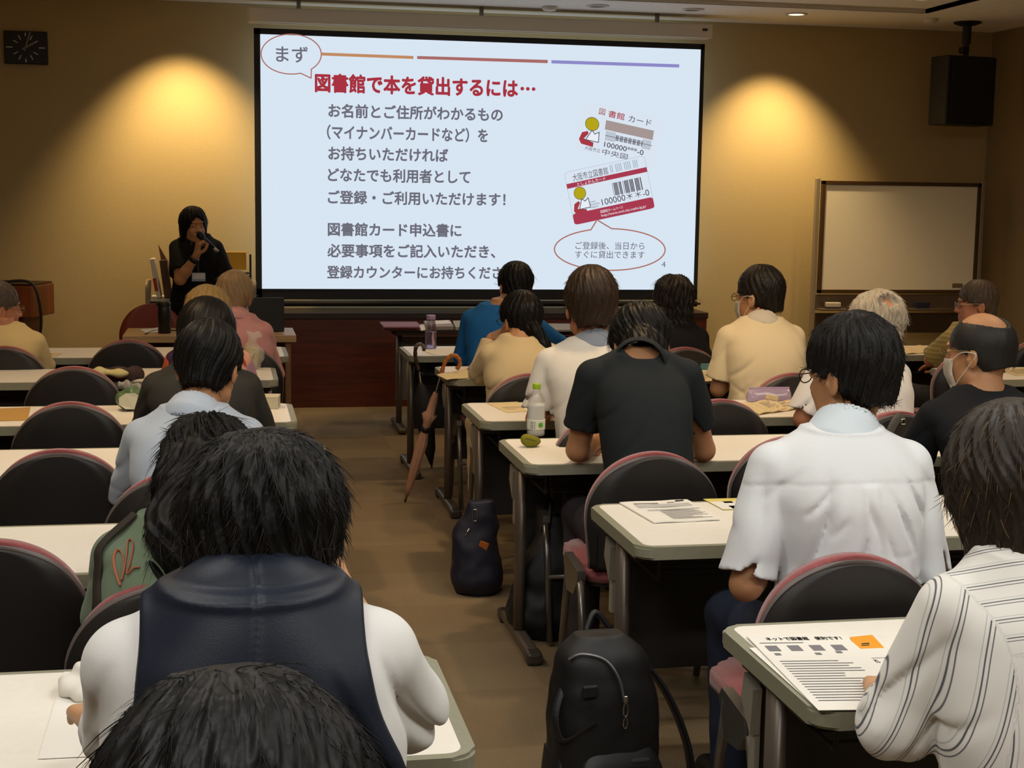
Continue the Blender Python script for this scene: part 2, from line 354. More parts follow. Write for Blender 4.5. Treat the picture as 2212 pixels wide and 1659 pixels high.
shape('card_barcode', [crect(f1, .35+i*.0175, .54 if (6 < i < 26) else .50, .35+i*.0175+(.011 if 6 < i < 26 and i % 3 else .005), .655 if (6 < i < 26) else .69) for i in range(32)]+[crect(f1, .34, .59, .92, .60)], 'dark', .003, c1)
ctext(f1, '100000***-0', .345, .715, .83, .825, 'dark', .008, .003, c1)
ctext(f1, '大阪市立', .12, .885, .31, .965, G, .004, .003, c1); ctext(f1, '中央図', .335, .865, .65, .985, G, .006, .003, c1)
logo(f1, .165, .585, .82, c1, .003)
f2 = cardmap((1218, 373), (1391, 336), (1241, 486))
c2 = shape('library_card', [crect(f2, 0, 0, 1, 1, .06)], 'card', .005); c2['label'] = 'library card with two red bands, lower one on the slide'
line('card_edge', crect(f2, 0, 0, 1, 1, .06), 1.0, 'faint', .0055, c2, True)
ctext(f2, '大阪市立図書館', .09, .06, .53, .2, 'dark', .0, .006, c2)
shape('card_band', [crect(f2, .0, .22, 1.0, .31)], 'cardred', .006, c2); ctext(f2, 'としょかんカード', .13, .235, .48, .3, 'white', .0, .0075, c2)
shape('card_band', [crect(f2, .0, .79, 1.0, 1.0, .04)], 'cardred', .006, c2); ctext(f2, '図書館ホームページ', .34, .83, .62, .89, 'white', .0, .0075, c2); ctext(f2, 'http://www.oml.city.osaka.lg.jp/', .34, .91, .9, .97, 'white', .0, .0075, c2)
shape('card_barcode', [crect(f2, .56+i*.022, .04+.0*i, .56+i*.022+.01, .19) for i in range(16) if i % 5 != 2], 'stripe', .006, c2)
shape('card_barcode', [crect(f2, .545+i*.0165, .38, .545+i*.0165+(.012 if i % 4 else .005), .62) for i in range(22) if i not in (7, 16)], 'dark', .006, c2)
ctext(f2, '100000＊＊-0', .38, .62, .97, .75, 'dark', .0, .006, c2)
ctext(f2, 'OSAKA', .24, .63, .31, .66, 'dark', 0, .006, c2); ctext(f2, 'MUNICIPAL', .24, .68, .355, .71, 'dark', 0, .006, c2); ctext(f2, 'LIBRARY', .24, .73, .335, .76, 'dark', 0, .006, c2)
logo(f2, .14, .575, .72, c2, .006)
# ------------------------------------------------------------------ desks
LAM = mat('desk_laminate', '#ece7dc', .45, spec=.4, noise=.02, nscale=50)
EDGE = mat('desk_edge_band', '#8b8a76', .5, noise=.05, nscale=60)
LEGM = mat('bronze_grey_metal', '#6b6259', .4, metal=.55)
PANELM = mat('desk_panel', '#2c2a28', .55)
BRK = mat('bracket_metal', '#a9a699', .4, metal=.4)
TOPZ, DD = .70, .54
protos = {}
def desk(xl, yf, L, label, group):
    if L in protos:
        t = copy_tree(protos[L])
    else:
        t = thing('long_desk', 'x', 'desk'); protos[L] = t
        bm = nb(); prism(bm, [(x, y, TOPZ-.034) for x, y in rrect(0, -DD, L, 0, .045, 5)], (0, 0, .034))
        bmesh.ops.bevel(bm, geom=[e for e in bm.edges if abs(e.verts[0].co.z-e.verts[1].co.z) < 1e-6], offset=.006, segments=2, affect='EDGES')
        e = obj('edge_band', bm, EDGE, t)
        bm = nb(); prism(bm, [(x, y, TOPZ-.002) for x, y in rrect(.024, -DD+.018, L-.024, -.018, .028, 4)], (0, 0, .0028)); obj('table_top', bm, LAM, t)
        for x, s in ((.045, 1), (L-.045, -1)):
            bm = nb(); prism(bm, [(x+.02*math.cos(a), -DD*.45+.036*math.sin(a), .03) for a in [2*PI*k/16 for k in range(16)]], (0, 0, TOPZ-.075)); lg = obj('leg', bm, LEGM, t)
            for p in lg.data.polygons: p.use_smooth = len(p.vertices) == 4
            bm = nb(); box(bm, (x, -DD*.45, .03), (.05, .50, .036), .014); obj('foot', bm, LEGM, lg)
            
            for yy in (-.255, .255): bm = nb(); box(bm, (x, -DD*.45+yy, .024), (.056, .07, .046), .012); obj('foot_cap', bm, mat('foot_cap', '#4b4640', .3, metal=.4), lg)
            bm = nb(); box(bm, (x+s*.02, -DD*.45, TOPZ-.052), (.07, .34, .034), .006); obj('top_bracket', bm, PANELM, lg)
            bm = nb(); box(bm, (x+s*.01, -.10, .50), (.016, .03, .20), .004, R=None); prism(bm, [(x-.008, -.13, .60), (x-.008, -.075, .62), (x-.008, -.06, .56), (x-.008, -.12, .50)], (.02, 0, 0)); obj('panel_bracket', bm, BRK, t)
        bm = nb(); box(bm, (L/2, -.085, .42), (L-.14, .016, .40), .005); obj('modesty_panel', bm, PANELM, t)
        bm = nb()
        for k in range(5): tube(bm, [(.1, -.13-.06*k, .575), (L-.1, -.13-.06*k, .575)], .005, 6)
        for k in range(4): tube(bm, [(.1+(L-.2)*k/3, -.11, .575), (.1+(L-.2)*k/3, -.40, .575), (.1+(L-.2)*k/3, -.41, .66)], .005, 6)
        obj('wire_shelf', bm, PANELM, t)
    t.location = (xl, yf, 0); tag(t, label, 'desk', group); return t
RY = [8.53, 7.52, 6.18, 5.24, 4.08, 2.86]; RX = [.98, 1.05, .98, .97, 1.03, 1.01]
LY = [8.55, 7.54, 6.24, 5.20, 4.00, 2.76]; LX = [.32, .23, .26, .33, .26, .39]
RL = ['with the lilac bottle, first row right of the aisle', 'under the overhanging sheet and bamboo-handled umbrella', 'behind the bottle with the green cap, with white magazines', 'holding the green-capped bottle and the olive pouch', 'with the stapled booklet, before the person in white shirt', 'with the flyers, nearest desk right of the aisle']
LL = ['before the person in pink shirt, farthest row left of the aisle', 'with the crumpled brown jacket, left of the aisle', 'with the patterned snack bag and white box, left of the aisle', 'before the person in light blue shirt, left of the aisle', 'before the person in green blouse, left of the aisle', 'nearest left desk, before the person in navy vest']
RD, LD = [], []
for i in range(6):
    RD.append(desk(RX[i], RY[i], 1.66 if i < 2 else 1.8, 'long beige desk '+RL[i], 'long desks right of the aisle'))
    LD.append(desk(LX[i]-1.8, LY[i], 1.8, 'long beige desk '+LL[i], 'long desks left of the aisle'))
desk(3.72, 8.42, 1.66, 'long beige desk in front of the person in striped tan shirt', 'long desks at the far right')
desk(3.72, 7.28, 1.66, 'long beige desk behind the person in striped tan shirt', 'long desks at the far right')
# the handout table in front (dark top)
t = thing('handout_table', 'dark handout table with folders and papers before the screen', 'table', (1.07, 10.03, 0))
L, D = 1.8, .50
bm = nb(); prism(bm, [(x, y, TOPZ-.034) for x, y in rrect(0, -D, L, 0, .03, 4)], (0, 0, .034)); obj('table_top', bm, mat('dark_table_top', '#3a2c24', .75, spec=.2), t)
for x in (.06, L-.06):
    bm = nb(); prism(bm, [(x+.02*math.cos(a), -D*.5+.036*math.sin(a), .03) for a in [2*PI*k/16 for k in range(16)]], (0, 0, TOPZ-.07)); lg = obj('leg', bm, LEGM, t, True)
    bm = nb(); box(bm, (x, -D*.5, .028), (.06, .5, .04), .016); obj('foot', bm, LEGM, lg)
bm = nb(); box(bm, (L/2, -.12, .40), (L-.1, .02, .44), .006); obj('modesty_panel', bm, mat('grey_panel', '#6f6a62', .6), t)

# ------------------------------------------------------------------ chairs
SHELL = mat('chair_shell', '#221f1e', .45, spec=.4)
SEAT = mat('rose_fabric', '#964f50', .9, sheen=.3, noise=.12, nscale=120, bump=.1, bscale=300)
FRAME = mat('chair_frame', '#7d7972', .3, metal=.75)
RIM = mat('chair_rim', '#6d635f', .4)
def back_outline(grow=0, z0=.455, z1=.80, n=26):
    L_, R_ = [], []
    for i in range(n+1):
        s = i/n; z = z0+(z1-z0)*math.sin(s*PI/2)
        w = (.198+.02*min(1, (z-z0)/.2))*(1-max(0, (z-(z0+.10))/(z1-z0-.10))**2.6)**.5 if z < z1 else 0
        R_.append((w+grow*(1 if w else 0), z+(grow if i else -grow)))
    return R_+[(-x, z) for x, z in R_[::-1][1:]]
def back_plate(bm, y, th, grow, z1=.80):
    o = back_outline(grow, z1=z1); c = [(0, .46+.04*k) for k in range(1, 8)]
    def yy(x): return y+.5*x*x*1.1
    vf = [bm.verts.new((x, yy(x), z)) for x, z in o]; vb = [bm.verts.new((x, yy(x)+th, z)) for x, z in o]; n = len(o); h = n//2
    for V, flip in ((vf, 0), (vb, 1)):          # strips across between the two sides
        for i in range(h):
            a, b, c2, d = V[i], V[i+1], V[n-2-i], V[n-1-i]
            prev_l = None; M_ = 6
            def row(p, q): return [p]+[bm.verts.new((p.co.x+(q.co.x-p.co.x)*k/M_, yy(p.co.x+(q.co.x-p.co.x)*k/M_)+(th if flip else 0), p.co.z+(q.co.z-p.co.z)*k/M_)) for k in range(1, M_)]+[q]
            if i == 0: r0 = row(a, d)
            if b is c2: 
                for k in range(M_): bm.faces.new((r0[k], r0[k+1], b))
                break
            r1 = row(b, c2)
            for k in range(M_): bm.faces.new((r0[k], r0[k+1], r1[k+1], r1[k]))
            r0 = r1
    for k in range(n): bm.faces.new((vf[k], vf[(k+1) % n], vb[(k+1) % n], vb[k]))
chair0 = None
def chair(x, y, rz, label, group='rose and black chairs in the audience'):
    """origin on the floor below the lower edge of the back"""
    global chair0
    if chair0 is None:
        t = chair0 = thing('audience_chair', 'x', 'chair')
        bm = nb(); back_plate(bm, 0, .020, 0); s = obj('back_shell', bm, SHELL, t, True)
        bm = nb(); back_plate(bm, .018, .006, .004, .803); obj('shell_rim', bm, RIM, s, True)
        bm = nb()
        for sx in (-1, 1):
            for dx in (.0, .028): box(bm, (sx*(.155+dx), -.0+.5*(.155+dx)**2*1.1-.001, .515), (.002, .004, .10))
        obj('moulded_groove', bm, mat('groove', '#0a0a0a', .6), s)
        bm = nb(); back_plate(bm, .023, .034, -.002, .818); obj('back_cushion', bm, SEAT, t, True)
        bm = nb(); prism(bm, [(px, py, .405) for px, py in rrect(-.205, .03, .205, .44, .07, 6)], (0, 0, .05))
        bmesh.ops.bevel(bm, geom=[e for e in bm.edges if e.verts[0].co.z > .45 and e.verts[1].co.z > .45], offset=.018, segments=3, affect='EDGES'); obj('seat', bm, SEAT, t, True)
        bm = nb(); prism(bm, [(px, py, .392) for px, py in rrect(-.20, .035, .20, .43, .06, 5)], (0, 0, .013)); obj('seat_pan', bm, SHELL, t)
        for s in (-1, 1):
            bm = nb(); prism(bm, [(s*.222, .0, .455), (s*.222, .17, .475), (s*.222, .19, .45), (s*.222, .14, .36), (s*.222, .05, .37), (s*.222, -.005, .43)], (s*.026, 0, 0)); obj('side_bracket', bm, FRAME, t)
            bm = nb(); tube(bm, [(s*.236, .015, .45), (s*.236, -.03, .30), (s*.236, -.10, .012)], .0125, 10); obj('leg', bm, FRAME, t, True)
            bm = nb(); tube(bm, [(s*.236, .16, .45), (s*.236, .20, .30), (s*.236, .27, .012)], .0125, 10); obj('leg', bm, FRAME, t, True)
        bm = nb(); tube(bm, [(-.236, -.05, .24), (.236, -.05, .24)], .009, 8); tube(bm, [(-.215, .1, .40), (.215, .1, .40)], .012, 8); obj('cross_bar', bm, FRAME, t, True)
    else: t = copy_tree(chair0)
    t.location = (x, y, 0); t.rotation_euler = (0, 0, rz); tag(t, label, 'chair', group); return t
G1 = 'rose and black chairs left of the aisle'; G2 = 'rose and black chairs right of the aisle'
CH = {}
def ch(k, x, y, label, g, rz=0): CH[k] = chair(x, y, rz, label, g)
ch('L6', -.52, 7.80, 'empty black-backed chair in the farthest left row', G1)
ch('L5', -.68, 6.62, 'empty black-backed chair behind the desk with the brown jacket', G1)
ch('L4', -.58, 5.50, 'empty black-backed chair behind the desk with the snack bag', G1)
ch('L3', -.51, 4.48, 'empty black-backed chair beside the person in light blue shirt', G1)
ch('L2', -.53, 3.31, 'empty black-backed chair beside the person in green blouse', G1)
ch('P2', -1.10, 7.50, 'black-backed chair under the person in cream vest', G1)
ch('P3', .06, 7.52, 'chair under the person in pink shirt', G1)
ch('P4', -.12, 6.42, 'chair under the blond person in floral shirt', G1)
ch('P5', -.08, 5.28, 'chair under the person in dark grey top', G1)
ch('P6', -.14, 4.08, 'black-backed chair behind the person in light blue shirt', G1)
ch('P7', -.12, 2.92, 'rose-rimmed chair under the person in green blouse', G1)
ch('P8', .00, 1.60, 'chair under the person in navy vest', G1)
ch('R4', 1.29, 4.24, 'black-backed chair behind the person in black T-shirt at the green-capped bottle', G2)
ch('R4b', 1.84, 4.48, 'empty black-backed chair partly behind the white shirt, third row from the front right', G2)
ch('R3b', 1.89, 5.36, 'empty black-backed chair before the open magazines, right of the black T-shirt', G2)
ch('P19', 1.36, 2.93, 'rose-rimmed chair behind the person in white short-sleeved shirt', G2)
ch('P15', 2.52, 6.16, 'black-backed chair behind the person in cream T-shirt', G2)
ch('P12', 2.36, 7.28, 'black-backed chair under the wavy-haired person in black', G2)
ch('P13', 1.35, 5.02, 'chair under the person in white polo shirt', G2)
ch('P11', 1.31, 6.22, 'black-backed chair under the person in beige top', G2)
ch('P16', 2.46, 4.98, 'black-backed chair with a grey bag strap behind the white-haired person', G2)
ch('P17', 3.86, 7.02, 'black-backed chair under the person in striped tan shirt', G2)
ch('RR', 4.60, 7.60, 'empty black-backed chair at the far right edge', G2)
ch('P10', 1.38, 7.24, 'black-backed chair under the person in blue shirt', G2)
ch('P18', 2.56, 3.86, 'chair under the balding person in black', G2)
ch('P20', 1.26, 1.58, 'chair under the person in striped blouse', G2)
ch('P9', -.02, .42, 'chair under the dark-haired person at the bottom edge', G1)

# ------------------------------------------------------------------ front of the room
t = thing('wall_clock', 'square black wall clock with white ticks and hands', 'clock', (0, 0, 0))
a, b = ony(8, 66, WALLY-.02), ony(104, 140, WALLY-.02); cx, cz, hw, hh = (a.x+b.x)/2, (a.z+b.z)/2, (b.x-a.x)/2, (a.z-b.z)/2
bm = nb(); box(bm, (cx, WALLY-.02, cz), (2*hw, .04, 2*hh), .006); obj('clock_case', bm, mat('clock_black', '#0c0b0a', .35), t)
bm = nb(); yc = WALLY-.0415
for k in range(12):
    an = PI/6*k; big = k % 3 == 0; ex = min(hw/abs(math.sin(an)) if abs(math.sin(an)) > 1e-6 else 9, hh/abs(math.cos(an)) if abs(math.cos(an)) > 1e-6 else 9)*.9
    if not big: ex = hh*.84
    l = .035 if not big else (.045 if k in (3, 9) else .025); R = Matrix.Rotation(an, 3, 'Y')
    r = ex-l/2; box(bm, (cx+math.sin(an)*r, yc, cz+math.cos(an)*r), (.006 if not big else .007, .003, l), R=R)
obj('hour_marks', bm, WHITEP, t)
for nm, an, l, w in (('hour_hand', 61, .075, .012), ('minute_hand', 17, .115, .008)):
    an = math.radians(an); bm = nb(); box(bm, (cx+math.sin(an)*(l/2-.012), yc-.004, cz+math.cos(an)*(l/2-.012)), (w, .003, l+.03), R=Matrix.Rotation(an, 3, 'Y')); obj(nm, bm, mat('clock_hand', '#8c8b86', .5), t)
# ceiling loudspeaker
YL = 10.62
a, b = ony(2040, 119, YL), ony(2152, 272, YL); cx, cz, w, h = (a.x+b.x)/2+.0, (a.z+b.z)/2, b.x-a.x, a.z-b.z
t = thing('loudspeaker', 'black loudspeaker hanging from a ceiling mount at the upper right', 'speaker', (cx, YL, cz), .18)
bm = nb(); box(bm, (0, .10, 0), (w*.98, .22, h), .012); obj('cabinet', bm, mat('speaker_black', '#16130f', .6), t)
bm = nb(); box(bm, (0, -.016, 0), (w*.86, .02, h*.93), .012); obj('grille', bm, mat('speaker_grille', '#0b0d0e', .8, bump=.4, bscale=500), t)
bm = nb(); tube(bm, [(0, .08, h/2), (0, .08, CEIL-cz-.03)], [.022, .022], 14); tube(bm, [(0, .08, h/2+.10), (0, .08, CEIL-cz-.02)], .034, 14); box(bm, (-.02, .08, h/2+.05), (.07, .05, .05), .008); obj('mount_pole', bm, BLACK, t, False)
bm = nb(); lathe(bm, [(.105, 0), (.105, -.012), (.06, -.028)], 28, (0, .08, CEIL-cz)); obj('mount_plate', bm, BLACK, t)
# whiteboard on wheels
YW = 10.95
a, b = ony(1775, 390, YW), ony(2105, 634, YW); cx = (a.x+b.x)/2; w = b.x-a.x
t = thing('whiteboard', 'wide framed whiteboard on a stand with a marker tray', 'whiteboard', (cx, YW, 0))
z1, z0 = a.z, b.z+.0; hw = w/2
bm = nb(); box(bm, (0, 0, (z0+z1)/2), (w-.02, .02, z1-z0-.02)); bd = obj('board', bm, mat('whiteboard_enamel', '#f0e8d0', .25, spec=.5), t)
bm = nb()
for c, s in (((0, -.004, z1-.015), (w, .034, .03)), ((0, -.004, z0+.015), (w, .034, .03)), ((-hw+.015, -.004, (z0+z1)/2), (.03, .034, z1-z0)), ((hw-.015, -.004, (z0+z1)/2), (.03, .034, z1-z0))): box(bm, c, s, .003)
obj('frame', bm, mat('board_frame', '#4a3419', .45), t)
bm = nb(); box(bm, (hw-.16, -.0115, z0+.065), (.09, .003, .035)); obj('maker_label', bm, mat('label_grey', '#7d6c4a', .5), bd)
for s in (-1, 1):
    bm = nb(); box(bm, (s*(hw+.028), .012, (z1+.02+.09)/2), (.036, .035, z1+.02-.09), .006); po = obj('post', bm, mat('post_metal', '#a3977d', .4, metal=.4), t)
    bm = nb(); box(bm, (s*(hw+.028), .0, .075), (.045, .56, .04), .01); obj('foot', bm, MATS['post_metal'], po)
    bm = nb()
    for yy in (-.25, .25): box(bm, (s*(hw+.028), yy, .028), (.03, .056, .056), .02)
    obj('caster', bm, BLACK, po)
bm = nb(); box(bm, (0, -.06, z0-.125), (w+.02, .12, .014), .004); box(bm, (0, .0, z0-.07), (w+.02, .016, .12)); obj('marker_tray', bm, mat('tray', '#5b4a3a', .5), t)
bm = nb(); box(bm, (0, .02, .30), (w+.06, .03, .05), .006); box(bm, (0, .012, z0-.24), (w+.04, .03, .16), .004); obj('stretcher', bm, mat('board_under_panel', '#4d3a24', .5), t)
TZ = z0-.118
def eraser(px, label, col, wd=.09, hg=.045):
    p = ony(px, 650, YW-.06); tt = thing('board_eraser', label, 'eraser', (p.x, YW-.065, TZ))
    bm = nb(); box(bm, (0, 0, hg*.62), (wd, .05, hg*.76), .006); obj('grip', bm, mat('eraser_'+col, col, .6), tt)
    bm = nb(); box(bm, (0, 0, hg*.12), (wd-.004, .048, hg*.24)); obj('felt_pad', bm, mat('felt', '#3a3a44', .95), tt)
eraser(1799, 'pale grey board eraser at the left of the whiteboard tray', '#c8c0b0', .12, .05)
eraser(1991, 'dark blue board eraser in the middle of the whiteboard tray', '#20203a', .12, .055)
p = ony(1838, 655, YW-.07); bm = nb(); tube(bm, [(p.x-.04, YW-.07, TZ+.009), (p.x+.06, YW-.07, TZ+.009)], .009, 10); o = obj('board_marker', bm, mat('marker_black', '#1a1614', .4), None, True); tag(o, 'black marker lying in the whiteboard tray', 'marker')
bm = nb(); tube(bm, [(p.x+.061, YW-.07, TZ+.009), (p.x+.085, YW-.07, TZ+.009)], .0085, 10); obj('cap', bm, mat('marker_cap', '#cfcabc', .4), o, True)

# presenter's table
YT0, YT1 = 9.20, 9.72
a = onz(640, 725, .70); xr_ = a.x; b = onz(300, 715, .70); xl_ = b.x-.08
WOODL = mat('light_oak', '#9a7246', .5, noise=.25, nscale=4, stretch=(1, 10, 10)); WOODS = mat('oak_side', '#7d5a38', .5, noise=.2, nscale=4, stretch=(10, 10, 1))
t = thing('presenter_table', "presenter's oak table with side panels, left of the aisle end", 'table', ((xl_+xr_)/2, (YT0+YT1)/2, 0)); w = xr_-xl_
bm = nb(); box(bm, (0, 0, .68), (w, YT1-YT0, .045), .004); obj('table_top', bm, mat('table_oak_top', '#b39468', .5, noise=.15, nscale=4, stretch=(1, 10, 10)), t)
for s in (-1, 1):
    bm = nb(); box(bm, (s*(w/2-.05), 0, .33), (.035, YT1-YT0-.06, .655), .003); obj('side_panel', bm, WOODS, t)
bm = nb(); box(bm, (0, -.08, .42), (w-.14, .02, .46)); obj('modesty_panel', bm, WOODD, t)
# laptop on it
p = onz(562, 705, .704); t = thing('laptop', 'open black laptop on the right of the presenter table', 'laptop', (p.x-.02, 9.50, .7026), PI+.1)
bm = nb(); box(bm, (0, .0, .010), (.30, .22, .018), .005); obj('keyboard_deck', bm, BLACK, t)
bm = nb(); box(bm, (0, .135, .115), (.30, .014, .22), .005, R=None); obj('display_lid', bm, BLACK, t)
bm = nb(); tube(bm, [(-.12, .118, .018), (.12, .118, .018)], .006, 8); obj('hinge', bm, BLACK, t)
# presenter's chair (plain red-brown back)
p = ony(322, 690, 10.02); t = thing('presenter_chair', 'chair with rounded red-brown back behind the presenter table', 'chair', (p.x+.02, 10.02, 0), PI)
bm = nb(); back_plate(bm, .0, .03, 0, .84); obj('backrest', bm, mat('red_brown_vinyl', '#7a2c18', .5), t, True)
bm = nb(); prism(bm, [(x, y, .40) for x, y in rrect(-.2, .03, .2, .42, .06)], (0, 0, .06)); obj('seat', bm, MATS['red_brown_vinyl'], t)
for sx in (-.19, .19):
    for y0, y1 in ((-.02, -.06), (.38, .42)):
        bm = nb(); tube(bm, [(sx, y0, .56 if y0 < 0 else .42), (sx, y1, .01)], .012, 8); obj('leg', bm, CHROME, t, True)
# book truck behind the speaker
YB_ = 10.52; a, b = ony(321, 605, YB_), ony(548, 600, YB_); x0, x1 = a.x, b.x
t = thing('book_cart', 'wooden book cart against the wall behind the standing speaker', 'cart', ((x0+x1)/2, YB_, 0)); w = x1-x0
for s in (-1, 1):
    bm = nb(); prism(bm, [(s*w/2-.015, y, z) for y, z in [(y_, z_) for y_, z_ in rrect(-.17, .10, .17, a.z+.0, .06)]], (.03, 0, 0)); obj('end_panel', bm, mat('cart_grey_wood', '#8b7a5e', .5), t)
zsf = ony(350, 644, YB_-.15).z
for z in (zsf-.012, .30):
    bm = nb(); box(bm, (0, 0, z), (w-.03, .32, .024), .003); obj('shelf', bm, mat('cart_shelf', '#c7bda6', .5), t)
bm = nb(); box(bm, (0, .0, zsf-.10), (w-.035, .30, .14)); obj('drawer_box', bm, mat('cart_dark', '#4a4136', .6), t)
for s in (-1, 1):
    bm = nb()
    for y in (-.13, .13): lathe(bm, [(.001, -.012), (.045, -.012), (.045, .012), (.001, .012)], 16, (0, 0, 0))
    bm.free(); bm = nb()
    for y in (-.13, .13): tube(bm, [(s*(w/2)-.012, y, .05), (s*(w/2)+.012, y, .05)], .05, 14)
    obj('wheel', bm, BLACK, t)
xx = x0+.055
for i, (nm, col, th, hh_, lean) in enumerate((('white book with a red spine label standing on the book cart', '#d8cfc0', .03, .27, -.16), ('dark brown pointed folder standing on the book cart', '#55361a', .05, .26, -.12), ('thin white booklet standing on the book cart, partly behind the speaker', '#d6cdb8', .03, .17, 0))):
    o = thing('standing_book', nm, 'book', (xx+i*.068, YB_-.08, zsf), 0, 'books on the book cart'); R = Matrix.Rotation(lean, 3, 'Y')
    bm = nb(); box(bm, (0, 0, hh_/2+abs(math.sin(lean))*th*.5), (th, .19, hh_), .002, R=R); obj('cover', bm, mat('book_'+col, col, .6), o)
    if i == 0:
        bm = nb(); box(bm, (0, -.0965, hh_*.35), (th*.8, .003, .09), R=R); obj('spine_label', bm, mat('red_label', '#b0302a', .6), o)
    if i == 1:
        bm = nb(); prism(bm, [(-.03+.0, -.0, hh_*.92), (.02, 0, hh_*.92), (-.05, 0, hh_*1.42)], (0, .03, 0)); obj('pointed_tip', bm, mat('folder_tip', '#7a5a2c', .6), o)
# yellow folder on a black rack at the right of the cart
a, b = ony(478, 543, 10.75), ony(532, 582, 10.75); cx = (a.x+b.x)/2
t = thing('wire_rack', 'thin black display rack behind the speaker holding a yellow folder', 'rack', (cx, 10.75, 0))
bm = nb(); wv = (b.x-a.x)/2+.03
for s in (-1, 1): tube(bm, [(s*wv, 0, 0), (s*wv, 0, a.z-.02)], .008, 8)
for z in (.2, b.z-.05): tube(bm, [(-wv, 0, z), (wv, 0, z)], .007, 8)
obj('rack_frame', bm, BLACK, t)
bm = nb(); box(bm, (0, -.03, b.z-.025), (2*wv, .08, .012), .003); obj('ledge', bm, BLACK, t)
bm = nb(); box(bm, (cx, 10.70, (a.z+b.z)/2), (b.x-a.x, .03, a.z-b.z), .004, R=None); o = obj('yellow_folder', bm, mat('yellow_card', '#c99a22', .6)); tag(o, 'yellow folder standing on the black rack behind the speaker', 'folder')
bm = nb(); box(bm, (0, -.0162, -.0), (.0, .0, .0)); bm.free()
# lectern at far left with its looping cable
p = ony(22, 700, 10.3); q = ony(80, 700, 10.3)
LECT = mat('lectern_wood', '#8a4516', .45, noise=.25, nscale=3, stretch=(8, 8, 1))
t = thing('lectern', 'reddish wooden lectern at the far left edge', 'lectern', (p.x+.0, 10.35, 0), -.25)
zt_ = ony(50, 614, 10.3).z; zm = ony(50, 682, 10.3).z
bm = nb(); box(bm, (0, 0, (zt_+zm)/2), (.46, .40, zt_-zm), .01); obj('desk_box', bm, LECT, t)
bm = nb(); box(bm, (-.03, .02, zm/2), (.34, .32, zm), .006); obj('column', bm, mat('lectern_column', '#6a3414', .5, noise=.25, nscale=3, stretch=(8, 8, 1)), t)
bm = nb(); box(bm, (0, 0, .03), (.50, .42, .06), .01); obj('base', bm, LECT, t)
bm = nb(); box(bm, (0, .0, zt_+.006), (.44, .38, .012), .003); obj('slanted_top', bm, mat('lectern_top', '#3a1c0a', .4), t)
pts = [ony(x, y, 10.02) for x, y in ((-8, 616), (20, 608), (55, 607), (73, 618), (83, 645), (88, 675), (89, 700), (86, 725), (82, 745))]; pts += [Vector((pts[-1].x, 10.02, .3)), Vector((pts[-1].x-.05, 10.02, .01))]
bm = nb(); tube(bm, smoothpath(pts, 5), .009, 8); o = obj('black_cable', bm, BLACK, None, True); tag(o, 'black cable arching over the lectern down to the floor', 'cable')
